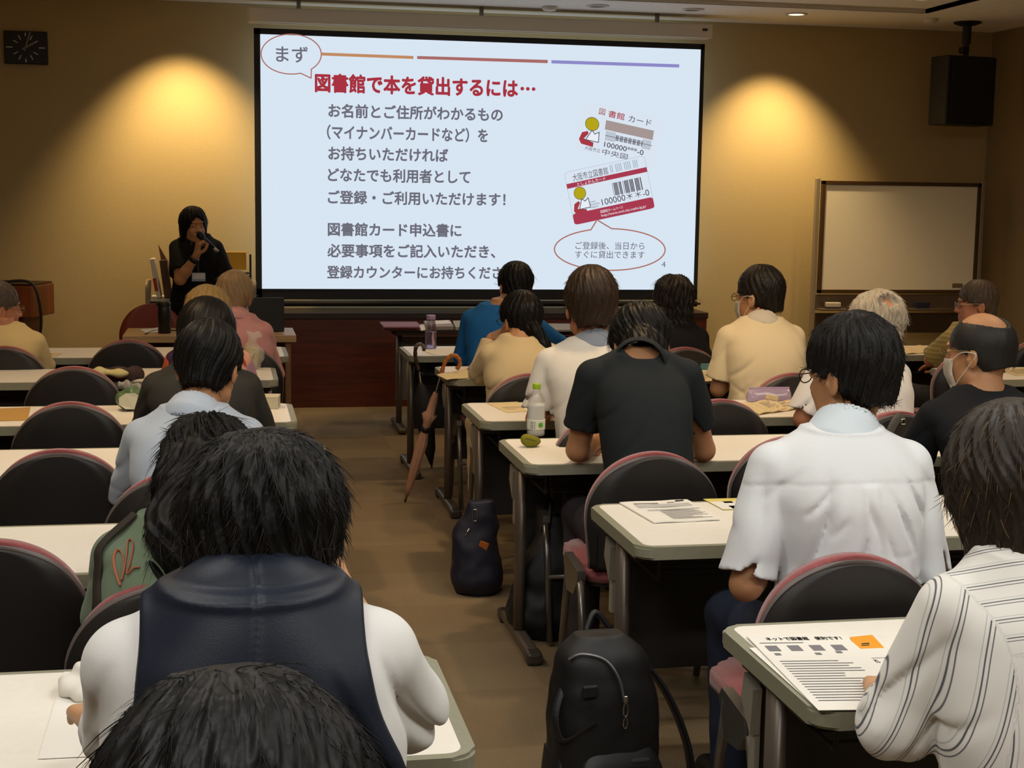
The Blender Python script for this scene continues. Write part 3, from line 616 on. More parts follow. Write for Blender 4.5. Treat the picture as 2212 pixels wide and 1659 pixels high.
# ------------------------------------------------------------------ smooth bodies: distance fields turned into meshes
V3 = lambda *a: np.array(a, float)
class Field:
    def __init__(s, lo, hi, h):
        s.h = h; s.lo = np.array(lo, float); n = np.ceil((np.array(hi)-s.lo)/h).astype(int)+1
        s.n = n; s.D = np.full(tuple(n), 9.0, np.float32); s.ax = [s.lo[i]+h*np.arange(n[i]) for i in range(3)]
    def _cut(s, lo, hi):
        a = np.maximum(np.floor((np.array(lo)-s.lo)/s.h).astype(int), 0); b = np.minimum(np.ceil((np.array(hi)-s.lo)/s.h).astype(int)+1, s.n)
        if (b <= a).any(): return None
        sl = tuple(slice(a[i], b[i]) for i in range(3))
        X = s.ax[0][sl[0]][:, None, None]; Y = s.ax[1][sl[1]][None, :, None]; Z = s.ax[2][sl[2]][None, None, :]
        return sl, X.astype(np.float32), Y.astype(np.float32), Z.astype(np.float32)
    def add(s, prim, k=.01):
        lo, hi, f = prim; p = k+4*s.h; c = s._cut(lo-p, hi+p)
        if c is None: return s
        sl, X, Y, Z = c; d = f(X, Y, Z); a = s.D[sl]
        if k > 0:
            h = np.maximum(k-np.abs(a-d), 0)/k; s.D[sl] = np.minimum(a, d)-h*h*k*.25
        else: s.D[sl] = np.minimum(a, d)
        return s
    def sub(s, prim, k=.004):
        lo, hi, f = prim; p = k+4*s.h; c = s._cut(lo-p, hi+p)
        if c is None: return s
        sl, X, Y, Z = c; d = -f(X, Y, Z); a = s.D[sl]; h = np.maximum(k-np.abs(a-d), 0)/k; s.D[sl] = np.maximum(a, d)+h*h*k*.25
        return s
    def half(s, p, n, k=.003):            # keep the side the normal points away from
        n = np.array(n, float); n /= np.linalg.norm(n); p = np.array(p, float)
        d = (s.ax[0]-p[0])[:, None, None]*n[0]+(s.ax[1]-p[1])[None, :, None]*n[1]+(s.ax[2]-p[2])[None, None, :]*n[2]
        s.D = np.maximum(s.D, d.astype(np.float32)); return s
    def warp(s, fn, band=.03):
        i = np.argwhere(np.abs(s.D) < band)
        if len(i):
            P = s.lo+i*s.h; s.D[tuple(i.T)] += fn(P).astype(np.float32)
        return s
    def mesh(s):
        D = np.pad(s.D, 1, constant_values=9.); o = s.lo-s.h; S_ = D < 0; n = D.shape
        cnt = np.zeros(tuple(k-1 for k in n), np.uint8)
        for a in (0, 1):
            for b in (0, 1):
                for c in (0, 1): cnt += S_[a:n[0]-1+a, b:n[1]-1+b, c:n[2]-1+c]
        act = np.argwhere((cnt > 0) & (cnt < 8)); idx = np.full(cnt.shape, -1, np.int32); idx[tuple(act.T)] = np.arange(len(act))
        if not len(act): return np.zeros((0, 3)), np.zeros((0, 4), int)
        cor = [(a, b, c) for a in (0, 1) for b in (0, 1) for c in (0, 1)]
        val = np.stack([D[act[:, 0]+a, act[:, 1]+b, act[:, 2]+c] for a, b, c in cor], 1).astype(float)
        acc = np.zeros((len(act), 3)); num = np.zeros(len(act))
        for i in range(8):
            for j in range(i+1, 8):
                ci, cj = np.array(cor[i]), np.array(cor[j])
                if np.abs(ci-cj).sum() != 1: continue
                va, vb = val[:, i], val[:, j]; m = (va < 0) != (vb < 0); t = np.where(m, va/np.where(m, va-vb, 1), 0)
                acc += np.where(m[:, None], ci+(cj-ci)*t[:, None], 0); num += m
        V = o+(act+acc/num[:, None])*s.h; Q = []
        for ax in range(3):
            sl0 = [slice(0, -1)]*3; u, v = [(1, 2), (2, 0), (0, 1)][ax]
            a = S_; d = np.diff(a.astype(np.int8), axis=ax); e = np.argwhere(d != 0)
            e = e[(e[:, u] > 0) & (e[:, v] > 0) & (e[:, u] < n[u]-1) & (e[:, v] < n[v]-1)]
            sg = d[tuple(e.T)]
            def at(du, dv):
                q = e.copy(); q[:, u] += du; q[:, v] += dv; return idx[tuple(q.T)]
            q = np.stack([at(-1, -1), at(0, -1), at(0, 0), at(-1, 0)], 1); q[sg < 0] = q[sg < 0][:, ::-1]; Q.append(q)
        # sign: D<0 inside; d=+1 means entering the inside along +axis, so flip
        Q = np.concatenate(Q); Q = Q[(Q >= 0).all(1)][:, ::-1]
        return V, Q
def relax(V, Q, it=1, w=.5):
    for _ in range(it):
        acc = np.zeros_like(V); num = np.zeros(len(V))
        for k in range(4):
            a, b = Q[:, k], Q[:, (k+1) % 4]
            for c in range(3): acc[:, c] += np.bincount(a, V[b, c], len(V))+np.bincount(b, V[a, c], len(V))
            num += np.bincount(a, minlength=len(V))+np.bincount(b, minlength=len(V))
        V = V+(acc/np.maximum(num, 1)[:, None]-V)*w
    return V
def np_mesh(name, V, Q, mi=None):
    me = bpy.data.meshes.new(name); nv, nq = len(V), len(Q)
    me.vertices.add(nv); me.vertices.foreach_set('co', np.ascontiguousarray(V, np.float32).ravel())
    me.loops.add(nq*4); me.loops.foreach_set('vertex_index', np.ascontiguousarray(Q, np.int32).ravel())
    me.polygons.add(nq); me.polygons.foreach_set('loop_start', np.arange(0, nq*4, 4, dtype=np.int32))
    me.polygons.foreach_set('use_smooth', np.ones(nq, bool))
    if mi is not None: me.polygons.foreach_set('material_index', np.asarray(mi, np.int32))
    me.update(calc_edges=True); return me
def cone(a, b, ra, rb=None):
    a, b = np.array(a, float), np.array(b, float); rb = ra if rb is None else rb; d = b-a; L2 = max(d@d, 1e-9); r = max(ra, rb)
    def f(X, Y, Z):
        x, y, z = X-a[0], Y-a[1], Z-a[2]; t = np.clip((x*d[0]+y*d[1]+z*d[2])/L2, 0, 1)
        return np.sqrt((x-t*d[0])**2+(y-t*d[1])**2+(z-t*d[2])**2)-(ra+(rb-ra)*t)
    return np.minimum(a, b)-r, np.maximum(a, b)+r, f
def ell(c, r, R=None):
    c, r = np.array(c, float), np.array(r, float); R = np.eye(3) if R is None else R; e = np.sqrt(((R*r)**2).sum(1)); m = r.min()
    def f(X, Y, Z):
        x, y, z = X-c[0], Y-c[1], Z-c[2]; k = 0; g = 0
        for i in range(3):
            q = (x*R[0, i]+y*R[1, i]+z*R[2, i])/r[i]; k = k+q*q; g = g+(q/r[i])**2
        k = np.sqrt(k); g = np.sqrt(g); return np.where(g > 1e-6, k*(k-1)/np.maximum(g, 1e-6), -m)
    return c-e, c+e, f
def spline(xs, ys, n=80):
    xs, ys = np.array(xs, float), np.array(ys, float); m = np.gradient(ys, xs); t = np.linspace(xs[0], xs[-1], n); i = np.clip(np.searchsorted(xs, t)-1, 0, len(xs)-2)
    h = xs[i+1]-xs[i]; u = (t-xs[i])/h
    return t, (2*u**3-3*u**2+1)*ys[i]+(u**3-2*u**2+u)*h*m[i]+(3*u**2-2*u**3)*ys[i+1]+(u**3-u**2)*h*m[i+1]
def loft(keys, sq=2.3):                   # keys: z, cx, cy, half width, half depth
    K = np.array(keys, float); zs = K[:, 0]; tab = [spline(zs, K[:, i]) for i in range(1, 5)]
    lo = np.array([(K[:, 1]-K[:, 3]).min(), (K[:, 2]-K[:, 4]).min(), zs[0]]); hi = np.array([(K[:, 1]+K[:, 3]).max(), (K[:, 2]+K[:, 4]).max(), zs[-1]])
    def f(X, Y, Z):
        z = np.clip(Z, zs[0], zs[-1]); g = [np.interp(z.ravel(), t, v).reshape(z.shape) for t, v in tab]
        w, dp = np.maximum(g[2], .004), np.maximum(g[3], .004); u, v = np.abs((X-g[0])/w), np.abs((Y-g[1])/dp)
        d = ((u**sq+v**sq)**(1/sq)-1)*np.minimum(w, dp)*1.15
        return np.maximum(d, np.maximum(zs[0]-Z, Z-zs[-1])).astype(np.float32)
    return lo, hi, f
def rot3(yaw=0, pitch=0, roll=0):          # yaw left, pitch down, roll to the right, in degrees
    y, p, r = [math.radians(v) for v in (yaw, -pitch, roll)]
    return np.array(Matrix.Rotation(y, 3, 'Z') @ Matrix.Rotation(p, 3, 'X') @ Matrix.Rotation(r, 3, 'Y'))
def hand(w, d, nrm, side, curl=30, spread=1.0, sc=1.0, thumb=30):
    """five fingers on a palm: w wrist, d along the forearm, nrm out of the palm side the fingers curl to"""
    w = np.array(w, float); d = np.array(d, float); d /= np.linalg.norm(d); nrm = np.array(nrm, float); nrm -= d*(nrm@d); nrm /= np.linalg.norm(nrm)
    s = np.cross(d, nrm)*side; out = []          # s points to the thumb
    cs = curl if isinstance(curl, (list, tuple)) else [curl]*4
    for i, (o, L, r) in enumerate(((.030, .070, .0088), (.010, .078, .0092), (-.010, .072, .0088), (-.028, .056, .0078))):
        k = w+d*(.088-.004*abs(i-1.2))*sc+s*o*sc*1.05
        out.append((cone(w+s*o*.55*sc+d*.012, k, .0155*sc, .0115*sc), .012))
        a = math.radians(cs[i]*.8); p = k; dirn = d+s*(o*1.3*(spread-.8)); dirn /= np.linalg.norm(dirn)
        for seg, (f, rr) in enumerate(((.46, 1), (.32, .92), (.22, .82))):
            v = dirn*math.cos(a)+nrm*math.sin(a); q = p+v*L*f*sc; out.append((cone(p, q, r*rr*sc, r*rr*.93*sc), .003)); p = q; a += math.radians(cs[i]*(1.0 if seg == 0 else .7))
    b = w+d*.022*sc+s*.026*sc+nrm*.006; th = math.radians(thumb)
    m = b+(d*.62+s*.62*math.cos(th)+nrm*(.25+.6*math.sin(th)))*.045*sc; e = m+(d*.8+s*.15*math.cos(th)+nrm*.5*math.sin(th))*.032*sc; e2 = e+(d*.9-s*.1+nrm*.25*math.sin(th))*.024*sc
    out += [(cone(w+d*.01+s*.012, b, .016*sc, .0135*sc), .012), (cone(b, m, .0135*sc, .011*sc), .006), (cone(m, e, .0108*sc, .0095*sc), .003), (cone(e, e2, .0095*sc, .0085*sc), .003)]
    return out
def fbm(P, f, seed=0):
    q = P*f+seed; return (np.sin(q[:, 0]*1.7+1.3*np.sin(q[:, 1]*1.1+seed))+np.sin(q[:, 1]*1.9+1.2*np.sin(q[:, 2]*1.3))+np.sin(q[:, 2]*1.6+1.4*np.sin(q[:, 0]*.9)))/3

# ------------------------------------------------------------------ people
SKIN = {'tan': mat('skin_tan', '#b5835c', .5, spec=.35, noise=.05, nscale=25, sss=.08), 'pale': mat('skin_pale', '#c99a72', .5, spec=.35, noise=.05, nscale=25, sss=.08), 'ruddy': mat('skin_ruddy', '#b67a58', .5, spec=.35, noise=.06, nscale=25, sss=.08)}
HAIRM = {'black': ('#0d0b0a', '#1d1a18', '#34302c'), 'jet': ('#0b0a0a', '#161414', '#242222'), 'dark': ('#17110c', '#241a12', '#3a2c20'), 'brown': ('#2e2015', '#4a3422', '#6b4e34'), 'darkbrown': ('#261d14', '#3f3324', '#665339'), 'grey': ('#5f564a', '#8a8072', '#b3a998'), 'white': ('#a79d8a', '#c9c0ae', '#e4ddd0'), 'blond': ('#8f7446', '#b39560', '#d9c08c'), 'greyblond': ('#967b58', '#bfa57a', '#dcc8a0'), 'salt': ('#211f1d', '#3d3a37', '#8f8a83'), 'midgrey': ('#4c4036', '#7a6958', '#a8957e')}
def hairmats(k):
    return [mat('hair_%s_%d' % (k, i), c, .5, spec=.2 if k in ('jet', 'black') else .3) for i, c in enumerate(HAIRM[k])]
def cloth(name, col, rough=.85, sheen=.15, **kw): return mat(name, col, rough, spec=.2, sheen=sheen if isinstance(col, str) and int(col[1:3], 16) > 60 else 0, bump=.12, bscale=700, **kw)
HEADS = {}
def person(key, label, X, Yp, neck, head, sh, zs=None, hwd=.20, yaw=0, hy=0, hp=10, hr=0, skin='tan', shirt=None, shirtname='shirt', sleeve=.55, loose=.0, pants='#22252e', hair=None, hairc='black', arms=(None, None), hands=None,
           standing=False, h=.007, hs=1.0, neckcut=.0, fold=1.0, ns=0, sl=.03, sr=.0007, legs=None, hunch=1.3, hem=None, collar=None, tw=1.0, strands_flow='down', hairh=None, shoe='#1a1816', seat_z=.50, lat=0, extra=None, vest=None, stripe=False, wide=.012, shrug=0):
    """X, Yp: hip position; neck: (x, y) of the neck base; zs: shoulder height; head: centre point (world)"""
    R0 = np.array(Matrix.Rotation(math.radians(yaw), 3, 'Z')); org = V3(X, Yp, 0)
    L = lambda p: R0.T @ (np.array(p, float)-org)            # world -> person
    nk = L((neck[0], neck[1], zs)); hc = L(head); Rh = R0.T @ rot3(hy, hp, hr)
    HZ = 0.0 if not standing else .40
    zh = seat_z+HZ
    # ---- torso centre line
    def cl(z):
        s = min(max((z-zh)/(zs-zh), 0), 1.15); return nk[0]*s, nk[1]*s**hunch
    dz = zs-zh; T = lambda f: zh+dz*f
    def torso(g=0., wide=0., up=True):
        rows = [(T(-.20), .135, .095), (T(-.12), .165, .115), (T(0), .168, .122), (T(.22), .148, .112), (T(.42), .136+wide*.6, .105), (T(.65), .142+wide, .112), (T(.80), hwd-.060+wide*.5, .108), (T(.91), hwd-.070, .094), (zs-.002, hwd-.115, .074), (zs+.026, .064, .058)]
        if up: rows.append((zs+.06, .052, .054))
        return [(z,)+cl(z)+((w+g)*tw, (d+g)*(1 if tw <= 1 else (1+tw)/2)) for z, w, d in rows]
    shx = hwd-.055; J = {}
    cN = cl(zs)
    for s, i in ((-1, 0), (1, 1)):
        sp = V3(cN[0]+s*shx, cN[1]+.0, zs-.066+shrug); a = arms[i]
        if a is None:
            el = sp+V3(s*.06, .12, -.24); wr = el+V3(-s*.07, .20, .05); 
            if standing: el = sp+V3(s*.05, -.02, -.28); wr = el+V3(s*.01, .05, -.23)
        else:
            el, wr = L(a[0]), L(a[1])
        J[s] = (sp, el, wr)
    # ---- field bounds
    pts = [hc+V3(0, 0, .2), hc-V3(0, 0, .2), hc+V3(.18, .18, 0), hc-V3(.18, .2, 0), V3(-.3, -.25, 0), V3(.3, .25, 0)]
    for s in J: pts += [q+V3(.13, .2, .13) for q in J[s]]+[q-V3(.13, .13, .13) for q in J[s]]
    LG = []
    for s in (-1, 1):
        hip = V3(s*.09, .0, zh-.01)
        if standing: kn, an = V3(s*.095, .02, .46), V3(s*.10, -.02, .08)
        elif legs: kn, an = [L(q) for q in legs[0 if s < 0 else 1]]
        else: kn, an = V3(s*.14, .41, seat_z+.0), V3(s*.14, .36, .08)
        LG.append((s, hip, kn, an)); pts += [kn+V3(.12, .12, .1), an+V3(.1, .22, 0), kn-V3(.12, .12, 0), an-V3(.1, .1, .08)]
    pts = np.array(pts); lo, hi = pts.min(0), pts.max(0)
    # ---- skin
    F = Field(lo, hi, h); F.add(loft([(z, x, y, max(w-.030, .045), max(d-.030, .045)) for z, x, y, w, d in torso()]), 0)
    Q = lambda x, y, z: hc+Rh @ (V3(x, y, z)*hs)
    for s in J:
        sp, el, wr = J[s]
        F.add(cone(V3(cN[0]+s*.045, cN[1], zs-.008+shrug*.7), sp, .040, .046), .03).add(cone(sp, el, .048, .038), .02).add(cone(el, el+(wr-el)*.35, .038, .037), .015).add(cone(el+(wr-el)*.3, wr, .037, .0245), .015)
        hk = (hands or {}).get(s); fd = (wr-el)/np.linalg.norm(wr-el)
        if hk is None: hk = dict(d=fd*V3(1, 1, .15)+V3(-s*.15, 0, -.02), n=V3(0, -.12, -1), curl=22)
        else:
            hk = dict(hk)
            for c in ('d', 'n'): hk[c] = R0.T @ np.array(hk[c], float)
        sd = hk.pop('side', s)
        dd, nn = hk.pop('d'), hk.pop('n')
        # thumb side: for a palm-down right hand the thumb points to the body
        sgn = np.sign(np.dot(np.cross(dd, nn), V3(-s, 0, 0))) or 1
        for pr, k in hand(wr, dd, nn, hk.pop('thumb_side', sgn), **hk): F.add(pr, k)
    for s, hip, kn, an in LG:
        F.add(cone(hip, kn, .075, .052), .02).add(cone(kn, an, .050, .036), .015)
        F.add(cone(an+V3(0, -.02, -.035), an+V3(s*.01, .15, -.05), .034, .028), .015)
    F.add(cone(nk+V3(0, .0, -.03), hc+Rh @ V3(0, -.018, -.055), .058, .052), .035)
    F.add(ell(Q(0, -.012, .022), V3(.075, .095, .103)*hs, Rh), .02).add(ell(Q(0, .038, -.05), V3(.058, .056, .066)*hs, Rh), .03).add(ell(Q(0, .070, -.098), V3(.024, .020, .018)*hs, Rh), .02)
    F.add(cone(Q(-.052, .01, -.07), Q(-.02, .06, -.095), .018*hs, .018*hs), .02).add(cone(Q(.052, .01, -.07), Q(.02, .06, -.095), .018*hs, .018*hs), .02)
    F.add(cone(Q(0, .088, .012), Q(0, .106, -.026), .007*hs, .0125*hs), .012).add(ell(Q(0, .082, .032), V3(.045, .014, .012)*hs, Rh), .012)
    for s in (-1, 1):
        F.add(ell(Q(s*.013, .098, -.030), V3(.009, .009, .008)*hs, Rh), .006); F.sub(ell(Q(s*.031, .098, .008), V3(.016, .012, .010)*hs, Rh), .008); F.add(ell(Q(s*.030, .080, .008), V3(.0125, .0125, .0115)*hs, Rh), .002)
        F.add(ell(Q(s*.030, .066, -.03), V3(.022, .018, .018)*hs, Rh), .02)
        Re = Rh @ np.array(Matrix.Rotation(s*.35, 3, 'Z') @ Matrix.Rotation(.15, 3, 'X')); F.add(ell(Q(s*.080, -.012, -.012), V3(.009, .021, .033)*hs, Re), .006); F.sub(ell(Q(s*.091, -.006, -.010), V3(.008, .011, .019)*hs, Re), .004); F.add(ell(Q(s*.082, -.0, -.016), V3(.007, .006, .009)*hs, Re), .004)
    F.add(ell(Q(0, .090, -.060), V3(.024, .010, .0055)*hs, Rh), .006).add(ell(Q(0, .089, -.072), V3(.020, .010, .0065)*hs, Rh), .006); F.sub(ell(Q(0, .102, -.0655), V3(.022, .006, .0016)*hs, Rh), .002)
    V, Qd = F.mesh(); V = relax(V, Qd, 1, .35)
    body = link('person', np_mesh('person', V, Qd), SKIN[skin]); body.location = org; body.rotation_euler = (0, 0, math.radians(yaw)); tag(body, label, 'person')
    # ---- trousers and shoes
    if pants:
        F = Field(lo, hi, max(h, .008)); F.add(loft([(z, x, y, w+.010, d+.010) for z, x, y, w, d in torso()[:4]]), 0)
        for s, hip, kn, an in LG:
            F.add(cone(hip, kn, .088, .068), .03).add(cone(kn, an+V3(0, 0, .01), .066, .056), .02); F.sub(cone(an+V3(0, 0, .03), an-V3(0, 0, .08), .040, .046))
        F.half((0, 0, T(.22)), (0, 0, 1)); F.warp(lambda P: .004*fbm(P, 38, 2)); V, Qd = F.mesh(); link('trousers', np_mesh('trousers', relax(V, Qd), Qd), cloth('cloth_'+pants, pants), body)
        for s, hip, kn, an in LG:
            c = an+V3(0, .06, -.045); F = Field(c-V3(.09, .2, .08), c+V3(.09, .2, .09), .008)
            F.add(cone(an+V3(0, -.025, -.04), an+V3(s*.012, .165, -.046), .042, .036), .02).add(cone(an+V3(0, 0, -.01), an+V3(0, .03, -.04), .045, .04), .02).half((0, 0, .006), (0, 0, -1)); V, Qd = F.mesh(); link('shoe', np_mesh('shoe', relax(V, Qd), Qd), mat('shoe_'+shoe, shoe, .5), body)
    # ---- shirt
    sm = shirt if not isinstance(shirt, str) else cloth('cloth_'+shirt, shirt)
    g = .014+loose; F = Field(lo, hi, h); F.add(loft(torso(g, wide, False)), 0)
    for s in J:
        sp, el, wr = J[s]
        F.add(cone(V3(cN[0]+s*.050, cN[1], zs-.008+shrug*.7), sp+V3(0, 0, .0), .046+loose*.2, .048+loose*.3), .03)
        e1 = sp+(el-sp)*min(sleeve, 1.0); F.add(cone(sp, e1, .052+loose*.4, .053+loose*.9 if sleeve < .95 else .044+loose*.6), .009)
        if sleeve > 1:
            w1 = el+(wr-el)*(sleeve-1); F.add(cone(el, w1, .043+loose*.6, .036+loose*.6), .02); dr = (wr-el)
            ra = .026
        else: w1 = e1; dr = el-sp; ra = .046
        dr = dr/np.linalg.norm(dr); F.sub(cone(w1-dr*.04, w1+dr*.12, ra+loose*.5, ra+.006+loose*.8), .004)
        c = F._cut(w1-.14, w1+.14)
        if c is not None:                    # straight cut of the cuff
            sl_, X_, Y_, Z_ = c; d = ((X_-w1[0])*dr[0]+(Y_-w1[1])*dr[1]+(Z_-w1[2])*dr[2]).astype(np.float32); rr = np.sqrt((X_-w1[0])**2+(Y_-w1[1])**2+(Z_-w1[2])**2)
            F.D[sl_] = np.where(rr < .10, np.maximum(F.D[sl_], d), F.D[sl_])
    F.sub(cone(nk+V3(0, -.0+neckcut*.3, .0+.012-neckcut), hc+Rh @ V3(0, -.018, -.05), .063, .060), .006)
    F.half((0, 0, hem if hem is not None else T(-.14)), (0, 0, -1))
    def folds(P):
        x, y, z = P[:, 0], P[:, 1], P[:, 2]; cx = cN[0]*.6; u = x-cx
        a = np.abs(u); arm = np.clip((a-.04)/.09, 0, 1); low = np.clip((zs-.04-z)/.12, 0, 1); w1 = fbm(P, 7, key*1.3); w2 = fbm(P, 11, key+3)
        def ridge(q): return np.maximum(1-np.abs(np.sin(q))*1.5, 0)**1.5          # narrow creases
        f1 = ridge((z-zs+a*1.5)*24+1.5*w1+u*7)*np.clip(.35+w2, 0, 1); f2 = ridge((z+u*(.5 if key % 2 else -.5))*30+1.8*w2)*np.clip(.3+fbm(P, 9, key+9), 0, 1)*np.clip((T(.55)-z)/.12, 0, 1)
        f3 = ridge((u*1.4+z*.55*np.sign(u))*20+1.6*w1+key)*np.clip(.2+fbm(P, 8, key+5), 0, 1)*low
        d = fold*(.011*f1*low*arm+.011*f2+.008*f3)-fold*(.004*w1*low+.0025*fbm(P, 19, key+.7)*low)-.0025*fold
        return d+(extra(P, cN, zs) if extra else 0)
    if fold: F.warp(folds)
    V, Qd = F.mesh(); V = relax(V, Qd, 2, .4); so = link(shirtname, np_mesh(shirtname, V, Qd), sm, body)
    if stripe:
        x, y, z = V.T; u = x-cN[0]+.012*np.sin(z*14+x*9)+.12*np.clip(zs-.3-z, 0, 1)*np.sin(x*11); yo = z > zs-.085-.25*(x-cN[0])**2; u = np.where(yo, z*1.25+y*.55+.25*(x-cN[0])**2, u)
        for s in J:
            sp, el, wr = J[s]
            d = el-sp; nx, nz = d[2], -d[0]; L_ = math.hypot(nx, nz); m = s*(x-cN[0]) > shx-.020+.045*np.exp(-np.maximum(zs-z, 0)/.04)+.20*np.maximum(zs-.14-z, 0)
            u = np.where(m, ((x-sp[0])*nx+(z-sp[2])*nz)/L_*1.05+.25*(y-sp[1])+.010*np.sin(z*17), u)
        if stripe == 'hoops': u = z*1.2+.1*x
        at = so.data.attributes.new('stripe', 'FLOAT', 'POINT'); at.data.foreach_set('value', (u+1).astype(np.float32))
    if vest:
        F = Field(lo, hi, h); F.add(loft(torso(g+.009, wide, False)), 0)
        for s in J:
            sp, el, wr = J[s]; F.add(cone(V3(cN[0]+s*.050, cN[1], zs-.006), V3(cN[0]+s*.128, cN[1], zs-.036), .053, .058), .03)
        for s in J: F.sub(ell((cN[0]+s*.215, cN[1], zs-.10), (.075, .3, .19), rot3(0, 0, -s*14)), .006)
        up_ = hc+Rh @ V3(0, -.018, -.05)-nk; up_ /= np.linalg.norm(up_); F.add(cone(nk+up_*.005, nk+up_*.055, .062, .065), .08); F.half(nk+up_*.075, up_); F.sub(cone(nk+up_*.02, nk+up_*.2, .060, .060), .006); F.half((0, 0, T(-.08)), (0, 0, -1))
        F.warp(lambda P: folds(P)*1.5+.0045*np.exp(-((P[:, 0]-cN[0]-.004*np.sin(P[:, 2]*30))/.004)**2)); V, Qd = F.mesh(); link('vest', np_mesh('vest', relax(V, Qd, 2, .4), Qd), vest, body)
    # ---- collar
    if collar:
        col, hgt, fall = collar; b = nk+V3(0, 0, .002); up = (hc+Rh @ V3(0, -.018, -.05))-b; up /= np.linalg.norm(up)
        F = Field(b-V3(.15, .15, .10), b+V3(.15, .15, .15), .004); F.add(cone(b-up*.014, b+up*hgt, .094, .073), 0); F.sub(cone(b-up*.05, b+up*(hgt+.06), .083, .062), .002)
        F.half(b+up*hgt+V3(0, -.015, -.004), up+V3(0, .28, 0)); 
        F.half(b+V3(0, -fall-.03, -.034), V3(0, -.30, -1))
        F.sub(cone(b+V3(0, .10, -.02), b+V3(0, .09, .12), .040, .05)); V, Qd = F.mesh(); link('collar', np_mesh('collar', relax(V, Qd), Qd), cloth('cloth_'+col, col) if isinstance(col, str) else col, so)
    # ---- hair
    if hair:
        hh = hairh or max(.0035, h*.7); ext = np.array([Q(*p) for op in hair if op[0] in 'ec' for p in ([op[1]] if op[0] == 'e' else [op[1], op[2]])]); wx = [L(q) for op in hair if op[0] == 'w' for q in op[1:3]]; ext = np.concatenate([ext, np.array(wx)]) if wx else ext; F = Field(ext.min(0)-.15, ext.max(0)+.15, hh)
        for op in hair:
            if op[0] == 'e': F.add(ell(Q(*op[1]), V3(*op[2])*hs, Rh), .018)
            elif op[0] == 'c': F.add(cone(Q(*op[1]), Q(*op[2]), op[3]*hs, op[4]*hs), .02)
            elif op[0] == 'w': F.add(cone(L(op[1]), L(op[2]), op[3], op[4]), .03)
            elif op[0] == 'p': F.half(Q(*op[1]), Rh @ V3(*op[2]))
            elif op[0] == 's': F.sub(ell(Q(*op[1]), V3(*op[2])*hs, Rh), .006)
        crown = Q(0, -.03, .08); rug = next((op[1] for op in hair if op[0] == 'rug'), .003)
        def grooves(P):
            l = (P-hc) @ Rh; an = np.arctan2(l[:, 0], l[:, 1]+.03); rr = np.sqrt(l[:, 0]**2+(l[:, 1]+.03)**2); e = l[:, 2]
            return rug*(np.sin(an*19+6*np.sin(e*14+key)+key)*np.clip(rr/.05, 0, 1)*.7+.6*np.sin(an*43+9*np.sin(e*19+2*key))*np.clip(rr/.06, 0, 1)+.7*fbm(P, 55, key))
        F.warp(grooves); V, Qd = F.mesh(); V = relax(V, Qd, 1, .4); mi = np.zeros(len(Qd), int)
        if ns and len(V):
            rg = np.random.default_rng(key+11); f = rg.integers(0, len(Qd), ns); A = V[Qd[f]]; c = A.mean(1); nrm = np.cross(A[:, 1]-A[:, 0], A[:, 2]-A[:, 0]); nrm /= np.linalg.norm(nrm, axis=1)[:, None]+1e-9
            l = (c-crown); g_ = l*1.0+Rh @ V3(0, 0, -.10)*(1 if strands_flow == 'down' else .2)
            g_ += .035*np.stack([fbm(c, 30, key), fbm(c, 33, key+2), .4*fbm(c, 31, key+4)], 1)+rg.normal(0, .010, c.shape)
            t = g_-nrm*(g_*nrm).sum(1)[:, None]; t /= np.linalg.norm(t, axis=1)[:, None]+1e-9; n_ = 6; s_ = np.linspace(0, 1, n_)
            Ls = (sl*(.45+1.1*rg.random(ns)))[:, None, None]; lift = (rg.random(ns)**2*.07+.008)[:, None, None]; kink = rg.normal(0, .07, (ns, 3))[:, None, :]
            P = c[:, None, :]-nrm[:, None, :]*.0015+t[:, None, :]*Ls*s_[None, :, None]+nrm[:, None, :]*Ls*lift*(s_-.25*s_**2)[None, :, None]+kink*Ls*(s_**2)[None, :, None]
            P -= nrm[:, None, :]*(Ls*s_[None, :, None])**2/(2*.105*hs)*1.1
            bi = np.cross(t, nrm); rad = sr*(.6+.9*rg.random(ns))[:, None]*(1-.75*s_**2)[None, :]; ring = [bi*math.cos(a)+nrm*math.sin(a) for a in (0.5, 2.6, 4.7)]
            W = np.stack([P+r[:, None, :]*rad[:, :, None] for r in ring], 2).reshape(-1, 3); base = len(V); q = []
            k = np.arange(ns)[:, None]*(n_*3)
            for j in range(n_-1):
                for m in range(3): q.append(np.stack([k+j*3+m, k+j*3+(m+1) % 3, k+(j+1)*3+(m+1) % 3, k+(j+1)*3+m], 2).reshape(-1, 4))
            q = np.concatenate(q); sid = q[:, 0]//(n_*3); pick = rg.choice([0, 1, 2], ns, p=[.45, .37, .18]); V = np.concatenate([V, W]); Qd = np.concatenate([Qd, q+base]); mi = np.concatenate([mi, pick[sid]])
        link('hair', np_mesh('hair', V, Qd, mi), hairmats(hairc), body)
    HEADS[key] = (body, hc, Rh, hs, nk, J, so)
    return body
def headpt(key, x, y, z):
    body, hc, Rh, hs = HEADS[key][:4]; return Vector(hc+Rh @ (V3(x, y, z)*hs))
